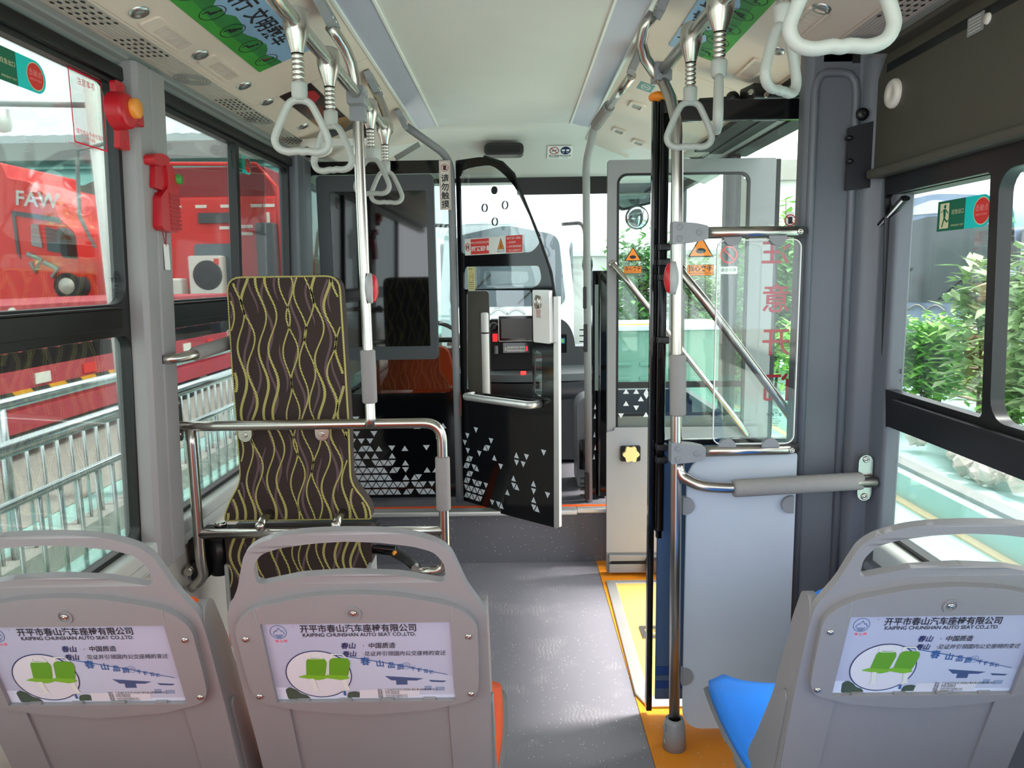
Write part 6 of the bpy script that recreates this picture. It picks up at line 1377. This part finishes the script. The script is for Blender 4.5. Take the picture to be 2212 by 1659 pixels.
a = at(1376, 470, Y=5.4); b = B(); b.ball((a.x, 5.4, a.z), (.085, .03, .085), 0, 12); hb = b.build('round_mirror_housing', 'black', t)
b = B(); b.ball((a.x, 5.385, a.z), (.075, .03, .075), 0, 12); b.build('convex_glass', 'mirror_glass', hb)
def plant(name, label, x, y, h, r, n, mat_, lf=.11, seed=1, stems=5, grp=None, cat='shrub', z0=GZ):
    rnd = random.Random(seed); t = thing(name, label, cat, (x, y, z0), grp)
    b = B(); tips = []
    for k in range(stems):
        a = 2*PI*rnd.random(); q_ = r*.6*rnd.random(); p0 = Vector((x+.1*math.cos(a), y+.1*math.sin(a), z0)); p1 = Vector((x+q_*math.cos(a), y+q_*math.sin(a), z0+h*(.7+.3*rnd.random())))
        b.tube([p0, (p0+p1)/2+Vector((rnd.random()*.1, 0, 0)), p1], [.018, .013, .006], 6); tips.append((p0, p1))
    b.build('stem', 'bark', t)
    b = B()
    for i in range(n):
        p0, p1 = tips[rnd.randrange(stems)]; c = p0.lerp(p1, .25+.8*rnd.random())+Vector((rnd.gauss(0, r*.33), rnd.gauss(0, r*.33), rnd.gauss(0, r*.18)))
        if c.z < z0+.05: c.z = z0+.05+.2*rnd.random()
        a = 2*PI*rnd.random(); el = rnd.uniform(-.3, .8); d = Vector((math.cos(a)*math.cos(el), math.sin(a)*math.cos(el), math.sin(el))); s_ = d.cross(Vector((0, 0, 1))).normalized()*lf*.17; L = lf*(.7+.6*rnd.random()); dn = Vector((0, 0, -L*.12))
        b.add([c, c+d*L*.45+s_*1.2, c+d*L+dn, c+d*L*.45-s_*1.2], [(0, 1, 2, 3)], 0)
    tag(b.build('foliage', mat_, t, fix=False), kind='stuff'); return t
PL = 'bushes planted along the kerb outside the right windows'
plant('leafy_shrub', 'low bright green rounded bush at the lower left of the right window', 4.75, 8.4, .95, .52, 1900, 'leaf', .17, 1, 8, PL, z0=BZ)
plant('leafy_shrub', 'tall pale leafy bush against the window divider on the right', 4.75, 7.35, 1.75, .42, 900, 'leaf_pale', .24, 2, 7, PL, z0=BZ)
plant('leafy_shrub', 'tall leafy bush behind the rearmost right pane', 4.55, 6.35, 1.8, .42, 900, 'leaf_pale', .22, 3, 6, PL, z0=BZ)
plant('leafy_shrub', 'low green bush at the right edge of the photo under the tall one', 4.5, 6.75, .75, .28, 600, 'leaf', .14, 4, 5, PL, z0=BZ)
plant('leafy_shrub', 'dense dark bush seen through the middle of the near door leaf', 3.5, 10.2, 2.1, .55, 3200, 'leaf_dark', .2, 5, 8, PL, z0=BZ)
plant('leafy_shrub', 'bright bush low behind the red lettering of the near door leaf', 3.5, 8.6, 1.1, .5, 2400, 'leaf', .17, 6, 7, PL, z0=BZ)
plant('leafy_shrub', 'big dark bush straight beyond the far leaf, right of the green cabinet', 2.05, 12.5, 2.4, .5, 2600, 'leaf_dark', .2, 11, 8, PL)
plant('leafy_shrub', 'dense grey-green bush behind the crossbar end, beyond the far leaf window', 3.0, 12.4, 2.0, .5, 3000, 'leaf_pale', .18, 13, 9, PL)
plant('leafy_shrub', 'green bush low beyond the far leaf window beside the slanting rails', 2.9, 10.0, 1.3, .4, 2600, 'leaf_dark', .15, 14, 9, PL)
plant('leafy_shrub', 'tall pale bush beyond the right edge of the far leaf', 4.1, 12.0, 2.3, .6, 2600, 'leaf_pale', .2, 12, 8, PL, z0=BZ)
plant('leafy_shrub', 'broad green bush near the stained wall beyond the doorway', 4.9, 11.2, 1.9, .7, 1600, 'leaf', .2, 7, 8, PL, z0=BZ)
plant('climbing_plant', 'thin climber with single leaves against the pale wall beyond the doorway', 5.25, 14.7, 3.2, .12, 60, 'leaf', .30, 8, 2, cat='plant')
# planter bed, kerbs, rocks
st(B().bx(3.0, 3.4, -3, 16, GZ, BZ).bx(3.4, 9, -3, 16, GZ, BZ-.02).bx(5.6, 9, -3, 16, GZ, BZ, 1), 'kerb_bed', ['teal_ground', 'soil'])
st(B().bx(3.09, 3.22, -3, 16, BZ-.01, BZ+.03), 'kerb_top', 'trim_grey')
st(B().bx(2.93, 3.0, -3, 16, GZ+.02, GZ+.035), 'kerb_line', 'edge_cream')
rnd = random.Random(5)
def rock(r, seed):
    q_ = random.Random(seed); b = B(); k = [q_.uniform(.6, 1.0) for _ in range(200)]
    def fn(u, v):
        a = 2*PI*u; p = PI*v; n_ = 1+.22*math.sin(3*a+seed)*math.sin(2*p+seed)+.15*math.cos(5*a+2*p)
        n_ *= k[(round(u*10)*7+round(v*6)*13+seed) % 200] if 0 < v < 1 else .8; return Vector((math.cos(a)*math.sin(p)*n_, math.sin(a)*math.sin(p)*n_*.8, .65*math.cos(p)*n_))*r*1.15
    b.grid(fn, 10, 7, 0, True, sm=False); return b
protos = [rock(.11, s_).build('rock', 'rock') for s_ in range(5)]
for i in range(70):
    o = protos[i] if i < 5 else protos[i % 5].copy()
    if i >= 5: C.objects.link(o)
    x = 3.42+.75*rnd.random(); y = 5.15+(x-3.4)*1.9+rnd.gauss(0, .35)
    o.location = (x, y, BZ+.04+.03*rnd.random()+max(0, .12-.2*abs(x-3.8))); o.rotation_euler = (rnd.random(), rnd.random(), rnd.random()*6); k = .45+.75*rnd.random(); o.scale = (k, k, k)
    tag(o, 'pale broken rock in the heap on the planter bed beyond the lower right window', 'rock', 'heap of pale broken rocks outside the right window')
bpy.context.view_layer.update()
